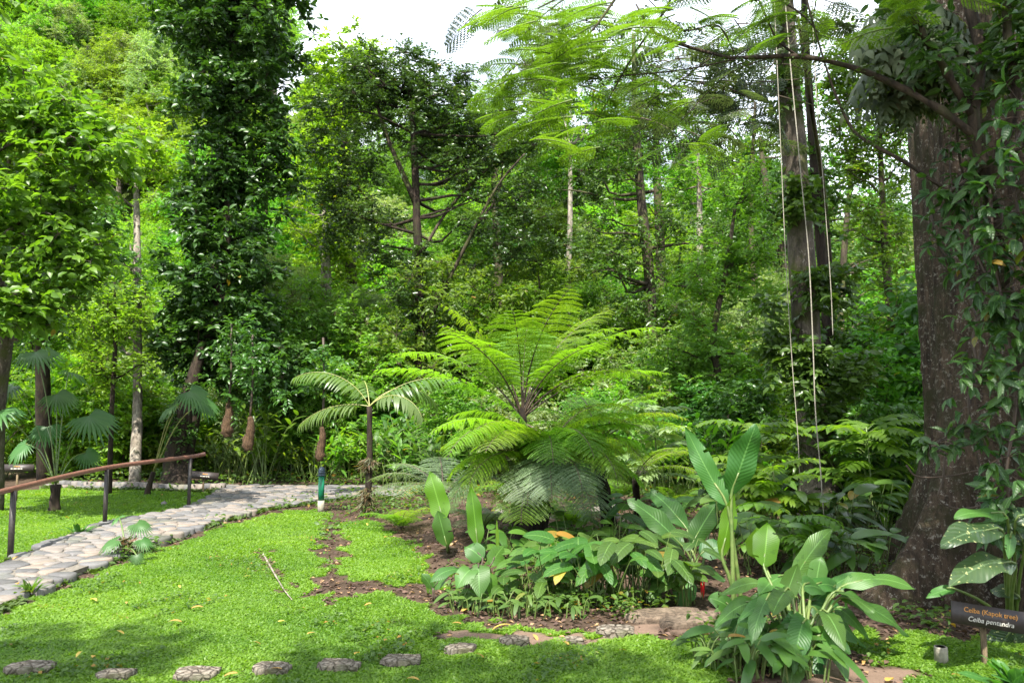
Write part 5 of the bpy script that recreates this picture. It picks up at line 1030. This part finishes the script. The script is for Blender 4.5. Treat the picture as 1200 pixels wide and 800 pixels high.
a = Acc(); n = 90; d = rdir(n); d[:, 2] = d[:, 2]*.4-.2; gg = G(147, 655); leaves(a, np.repeat([[gg[0], gg[1], .16]], n, 0)+rng.normal(size=(n, 3))*[.04, .04, .05], d, rdir(n), .13, .022, TS); part('dead_fronds', a, M['epi'], t)
rosette('garden_plant', 'small light green plant on the lawn bank just left of the path', G(93, 630), 12, .30, .07, 'heli', seedv=3)
rosette('garden_plant', 'fern-like tuft at the lower edge of the path, far left', G(35, 700), 26, .2, .03, 'cover', seedv=4)
rosette('garden_plant', 'leafy weed at the front right corner of the photo', G(1190, 812), 22, .30, .10, 'heli', seedv=5)
# big spotted leaves right of the ceiba base
bigplant('aroid_plant', 'dark plant with huge pale-speckled leaves above the sign', 'plant', G(1190, 745), [(1175, 622, 1102, 640, 5.0, -.2, 34, .06, (-.2, -.6, .8), 'spotted'), (1190, 660, 1112, 688, 5.0, -.2, 34, .08, (-.1, -.6, .8), 'spotted'), (1180, 606, 1118, 606, 5.1, -.1, 24, .06, (0, -.4, .9), 'heli_blue'), (1200, 640, 1170, 590, 5.2, 0, 26, .05, FU, 'spotted'), (1190, 610, 1240, 600, 5.1, 0, 34, .05, FU, 'spotted'),
    (1195, 700, 1160, 690, 5.5, .1, 30, .06, FU, 'spotted'), (1185, 738, 1165, 775, 5.6, 0, 34, .03, FC, 'spotted'), (1205, 738, 1204, 778, 5.6, 0, 36, .03, FC, 'spotted'), (1120, 690, 1085, 700, 5.3, 0, 14, .05, FL, 'heli_blue'), (1185, 625, 1182, 655, 4.95, -.1, 14, .03, FC, 'heli')], 'spotted', 'stemg')
# ================================================================== understory shrubs and ginger banks (prototypes + copies)
def proto_shrub(name, label, H, r, n, mat, L, W, cr, tw, lp, T=TO, stems=6, cat='shrub', flat=.7):
    t = veg(name, label, cat, (0, 0, 0)); a = Acc(); b = Acc(); c = ell_points([(V(0, 0, H*.62), V(r, r, H*.42), n), (V(0, 0, H*.25), V(r*.8, r*.8, H*.22), n//3)])
    for k in range(stems): e = c[rng.integers(len(c))]; tube(a, spline([V(*rng.normal(size=2)*.08, -.1), e*.5+V(0, 0, .1), e], 7), np.linspace(.022*H/2, .006, 7), 5, cap=False)
    foliage(b, c, cr, tw, lp, L, W, T, twig_acc=a, flat=flat); part('stems', a, M['bark'], t); part('foliage', b, M[mat], t); return t
def proto_blades(label, H, n, L, W, mat, seedv, name='ginger_plant'):
    t = veg(name, label, 'plant', (0, 0, 0)); rg2 = np.random.default_rng(seedv); a = Acc(); s = Acc()
    for k in range(n):
        an = rg2.uniform(0, 6.28); b = V(*rg2.normal(size=2)*.16, 0); tip = b+V(math.cos(an), math.sin(an), 0)*H*rg2.uniform(.15, .55)+UP*H*rg2.uniform(.7, 1.05); path = spline([b, b*.5+tip*.5+UP*.15*H, tip], 10)
        tube(s, path, np.linspace(.012, .005, 10), 5, cap=False)
        for j in range(3, 10):
            sg = 1 if j % 2 else -1; tg = nz(path[min(j+1, 9)]-path[j-1]); sd = nz(np.cross(tg, UP)+rg2.normal(size=3)*.2)*sg; l = L*rg2.uniform(.7, 1.1); blade(a, path[j], path[j]+nz(sd+tg*.7)*l-UP*l*.15, W, V(0, 0, .08), nz(UP+V(0, -.2, 0)), n=6, shape='ovate', rnd=rg2.random(), wave=.01)
    part('foliage', a, M[mat], t, True); part('stems', s, M['stemg'], t, True); return t
SP = [proto_shrub('shrub', 'x', 2.6, 1.1, 60, 'lf_bright', .13, .06, .38, 8, 8), proto_shrub('shrub', 'x', 3.2, 1.2, 70, 'lf_mid', .14, .07, .40, 8, 8), proto_shrub('shrub', 'x', 3.8, 1.3, 80, 'lf_fine', .10, .045, .42, 9, 10),
      proto_shrub('shrub', 'x', 2.8, 1.2, 64, 'lf_yellow', .12, .055, .38, 8, 9, flat=.4), proto_shrub('shrub', 'x', 3.2, 1.2, 64, 'lf_dark', .16, .08, .42, 8, 7), proto_shrub('shrub', 'x', 2.8, 1.1, 56, 'lf_pale', .13, .06, .42, 8, 8),
      proto_blades('x', 1.15, 16, .30, .06, 'lf_yellow', 5), proto_blades('x', 1.5, 14, .42, .10, 'lf_mid', 6), proto_blades('x', 1.1, 18, .34, .05, 'lf_pale', 7), proto_blades('x', 1.9, 12, .55, .15, 'broad', 8)]
SL = ['bright green leafy shrub in the thicket beyond the path', 'mid-green leafy shrub in the thicket beyond the path', 'tall fine-leaved shrub in the thicket beyond the path', 'yellow-green sunlit shrub in the thicket beyond the path', 'dark glossy shrub in the thicket beyond the path', 'pale dusty green shrub in the thicket beyond the path',
      'bright narrow-leaved ginger clump beyond the path', 'ginger clump with wide mid-green leaves beyond the path', 'pale narrow-leaved ginger clump beyond the path', 'tall banana-like clump with wide dark leaves in the thicket']
sused = [False]*10
def shrub(k, x, y, sc):
    z = float(gh(x, y))-.03; gr = SL[k]
    if not sused[k]: sused[k] = True; o = SP[k]; o.location = (x, y, z); o.scale = (sc, sc, sc); o['label'] = SL[k]; o['group'] = gr; return
    dup(SP[k], (x, y, z), random.uniform(0, 6.28), (sc, sc, sc*random.uniform(.9, 1.1)), SL[k], gr)
rg = np.random.default_rng(77)
def sx(px, Y): return (px-600)/F*Y
# ginger bank beyond the path, px 250..560
for px in range(268, 560, 17):
    Y = rg.uniform(17.2, 19.5); shrub(int(rg.choice([6, 6, 8, 7])), sx(px+rg.uniform(-6, 6), Y), Y, rg.uniform(.75, 1.15))
for px in range(-20, 260, 26):
    Y = rg.uniform(18, 21); shrub(int(rg.choice([6, 7, 3, 0])), sx(px, Y), Y, rg.uniform(.7, 1.05))
# second layer
for px, Y, k, sc in [(20, 21, 1, .9), (70, 20, 3, .9), (110, 19, 0, .9), (145, 22, 3, 1.0), (185, 20, 3, .85), (230, 22, 0, 1), (285, 22, 3, 1.0), (320, 23, 0, 1.1), (350, 21, 2, .8), (395, 21, 1, .9), (430, 20, 4, .75), (455, 22, 2, .9), (480, 18, 9, .8), (500, 20, 4, .8), (530, 17, 1, .7), (550, 20, 2, .9), (590, 18, 5, .8), (620, 20, 3, .9), (650, 17, 5, .7), (680, 20, 2, 1),
                  (700, 15, 1, .6), (720, 18, 0, .9), (745, 16, 5, .7), (770, 19, 2, 1.0), (790, 15, 9, .75), (805, 17, 0, .9), (830, 15, 4, .75), (850, 18, 1, 1), (870, 14, 4, .7), (885, 16, 0, .9), (905, 13.5, 9, .7), (915, 18, 3, 1), (1000, 15, 1, .9), (1020, 13, 1, .8), (1040, 12, 9, .8), (1005, 17, 0, 1), (1060, 14, 4, 1), (1035, 18, 5, 1.1), (1070, 11.5, 1, .85),
                  (990, 12, 4, .5), (1045, 10.2, 4, .55), (760, 14, 7, .9), (800, 13, 6, .8), (840, 12.5, 7, .8), (700, 14.5, 7, .8), (650, 15, 9, .6), (560, 15.5, 7, .8), (510, 14.8, 9, .6), (480, 15.5, 7, .8), (1010, 11, 7, .9), (1060, 9.8, 7, .7), (460, 17, 9, .7), (1100, 16, 4, 1.2), (1130, 12, 4, 1.2), (870, 12, 6, .7), (900, 11.5, 7, .6), (930, 13, 0, .6)]:
    shrub(k, sx(px, Y), Y, sc)
for px in range(345, 600, 22):
    Y = rg.uniform(19.5, 23); shrub(int(rg.choice([0, 3, 5, 2])), sx(px+rg.uniform(-9, 9), Y), Y, rg.uniform(.95, 1.45))
for px in range(610, 960, 30):
    Y = rg.uniform(19, 23); shrub(int(rg.choice([0, 3, 5, 5, 2])), sx(px+rg.uniform(-9, 9), Y), Y, rg.uniform(.9, 1.3))
for k_ in range(34):
    Y = rg.uniform(20, 30); px = rg.uniform(-40, 1120); shrub(int(rg.choice([0, 1, 2, 2, 3, 5, 5])), sx(px, Y), Y, rg.uniform(1.0, 1.6))
# trees just outside the frame whose crowns shade the lawn
tree('shade_tree', 'tall spreading tree behind the viewer whose canopy shades the front of the lawn', 'tree', [V(-5, -3.6, -.1), V(-5, -3.5, 3), V(-4.6, -3.2, 6), V(-4.4, -2.8, 8.4)], [.25, .2, .15, .08], [(V(-5.0, -.1, 8.2), V(2.3, 1.1, .6), 26), (V(-1.4, -.4, 8.4), V(3.2, 1.1, .6), 32)], 'lf_mid', .16, .08, .5, 8, 9, 'bark', 16)
# ================================================================== rocks and fallen leaves
def rock(label, x, y, w, h, seedv):
    g = G(x, y); k = g[1]/F; rg2 = np.random.default_rng(seedv); n1, n2 = 12, 8; th = np.linspace(0, 2*np.pi, n1, endpoint=False); ph = np.linspace(.05, np.pi*.6, n2); ph_ = rg2.uniform(0, 6.28, 4)
    T_, P_ = np.meshgrid(th, ph); r = 1+.12*np.sin(2*T_+ph_[0])+.10*np.sin(3*T_+2*P_+ph_[1])+.07*np.sin(5*T_-3*P_+ph_[2])
    v = np.stack([g[0]+w*k/2*r*np.sin(P_)*np.cos(T_), g[1]+w*k*.4*r*np.sin(P_)*np.sin(T_), gz(g)-.02+h*k*r*np.cos(P_)], -1).reshape(-1, 3); i = np.arange(n2-1)[:, None]*n1; j = np.arange(n1)[None]
    a = Acc(); a.add(v, [np.stack([i+j, i+n1+j, i+n1+(j+1) % n1, i+(j+1) % n1], -1).reshape(-1, 4), np.arange(n1)[None]], np.tile([0, 0, rg2.random()], (n1*n2, 1))); solo('rock', a, M['stone'], (g[0], g[1], gz(g)), label, 'rock', 'rocks bordering the planting bed', smooth=True)
for i, (x, y, w, h) in enumerate([(585, 616, 22, 9), (655, 622, 20, 8), (683, 626, 18, 9), (700, 612, 16, 8), (715, 607, 18, 9), (722, 622, 18, 8), (738, 628, 16, 7), (870, 618, 22, 9), (893, 622, 20, 9), (915, 628, 18, 8), (742, 642, 18, 8), (860, 632, 16, 7), (87, 573.5, 9, 4), (192, 592, 10, 5)]):
    rock(['rounded grey rock by the black trunk of the low tree fern', 'grey rock under the drooping fronds', 'brown rock in the row behind the broad-leaved clumps', 'small dark rock under the tree fern', 'pale round rock at the back of the bed', 'flat pale rock right of the low tree fern', 'brown rock below the canna-like leaves', 'dark rock left of the knotted rope', 'rounded rock under the knotted rope end', 'small rock by the foot of the tall mossy trunk', 'tan rock half hidden by the canna-like leaves', 'low flat rock behind the two upright banana-like leaves', 'tiny pale stone in the grass left of the handrail', 'tiny stone at the path edge by the last handrail post'][i], x, y, w, h, 300+i)
a = Acc(); blade(a, V(-.05, 0, .008), V(.05, 0, .010), .045, V(0, 0, .12), UP, n=7, shape='ovate', fold=.5, rnd=.5)
fl = solo('fallen_leaf', a, M['dryleaf'], (0, 0, 0), 'x', 'fallen leaf', 'dry leaves scattered on the ground')
fls = [(110, 704, 1.1), (148, 707, .6), (231, 718, .9), (92, 777, .9), (108, 780, 1.1), (270, 795, .8), (322, 790, .9), (290, 676, .7), (330, 733, .7), (63, 652, 1.2), (18, 664, .9), (375, 595, .8), (430, 617, .8), (588, 742, 1.4), (535, 738, .7), (545, 717, 1.1), (627, 748, .8), (663, 761, .8), (418, 766, .7), (484, 797, .9), (561, 776, .7), (730, 769, .6), (431, 716, .6), (1012, 772, .8), (1043, 795, 1.2), (410, 632, .7), (385, 645, .6), (452, 632, .7), (102, 578, 1.0), (190, 584, .9), (20, 698, .9), (700, 735, .7), (680, 722, .6), (140, 745, .7), (365, 745, .7), (300, 760, .6), (210, 690, .6), (255, 655, .6), (500, 705, .6), (960, 778, .8), (1120, 790, .6)]
fl.location = tuple(G(205, 735)+V(0, 0, .035))
fl['label'] = 'yellow-brown dry leaf lying on the ground'
for x, y, s in fls:
    o = fl.copy(); COL.objects.link(o); g = G(x, y); up_ = PZ if bool(inpoly(np.array([g[0]]), np.array([g[1]]), path_poly)[0]) else (.03 if bool(lawnmask(np.array([g[0]]), np.array([g[1]]))[0]) else .005)
    o.location = (g[0], g[1], gz(g)+up_); o.rotation_euler = (random.uniform(-.3, .3), random.uniform(-.3, .3), random.uniform(0, 6.28)); o.scale = (s, s*random.uniform(.6, 1), s)
# twig on lawn
a = Acc(); tube(a, spline([G(305, 645)+V(0, 0, .02), G(318, 668)+V(0, 0, .02), G(332, 692)+V(0, 0, .02), G(342, 705)+V(0, 0, .02)], 14), np.linspace(.012, .004, 14), 6, wob=.1); solo('fallen_stick', a, M['bark_pale'], tuple(G(305, 645)), 'pale dry stick lying on the lawn by the bare soil patch', 'stick', smooth=True)
# ================================================================== light
SUN_EL = 57; sd = nz(V(-.12, -.50, 0)); sv = V(sd[0]*math.cos(R(SUN_EL)), sd[1]*math.cos(R(SUN_EL)), math.sin(R(SUN_EL)))
su = bpy.data.lights.new('sun', 'SUN'); su.energy = 5.0; su.angle = R(.6); su.color = (1, .955, .87); so = bpy.data.objects.new('sun', su); COL.objects.link(so)
so.rotation_euler = Vector(sv).to_track_quat('Z', 'Y').to_euler(); so.location = tuple(sv*60)
w = bpy.data.worlds.new('World'); scene.world = w; w.use_nodes = True; nt = w.node_tree; nt.nodes.clear(); L = nt.links.new
sky = nt.nodes.new('ShaderNodeTexSky'); sky.sky_type = 'NISHITA'; sky.sun_disc = False; sky.sun_elevation = R(SUN_EL); sky.sun_rotation = math.atan2(sv[0], sv[1]); sky.dust_density = 2.0
tc = nt.nodes.new('ShaderNodeTexCoord'); nn = noise(nt, 2.2, 7, tc.outputs['Generated'], .6)
cl = ramp(nt, nn, [(.40, (0, 0, 0)), (.56, (1, 1, 1))])
col = mixc(nt, cl, sky.outputs[0], (13.0, 14.0, 15.6)); bg = nt.nodes.new('ShaderNodeBackground'); L(col, bg.inputs[0]); bg.inputs[1].default_value = .078
wo = nt.nodes.new('ShaderNodeOutputWorld'); L(bg.outputs[0], wo.inputs[0])
scene.view_settings.view_transform = 'Standard'; scene.view_settings.look = 'None'; scene.view_settings.exposure = 1.5; scene.view_settings.gamma = 1
scene.render.engine = 'CYCLES'; scene.cycles.max_bounces = 8; scene.cycles.diffuse_bounces = 4; scene.cycles.glossy_bounces = 2; scene.cycles.transmission_bounces = 4; scene.cycles.transparent_max_bounces = 4
print('TRIS', sum(len(o.data.polygons) for o in scene.objects if o.type == 'MESH'), 'OBJ', len(scene.objects))
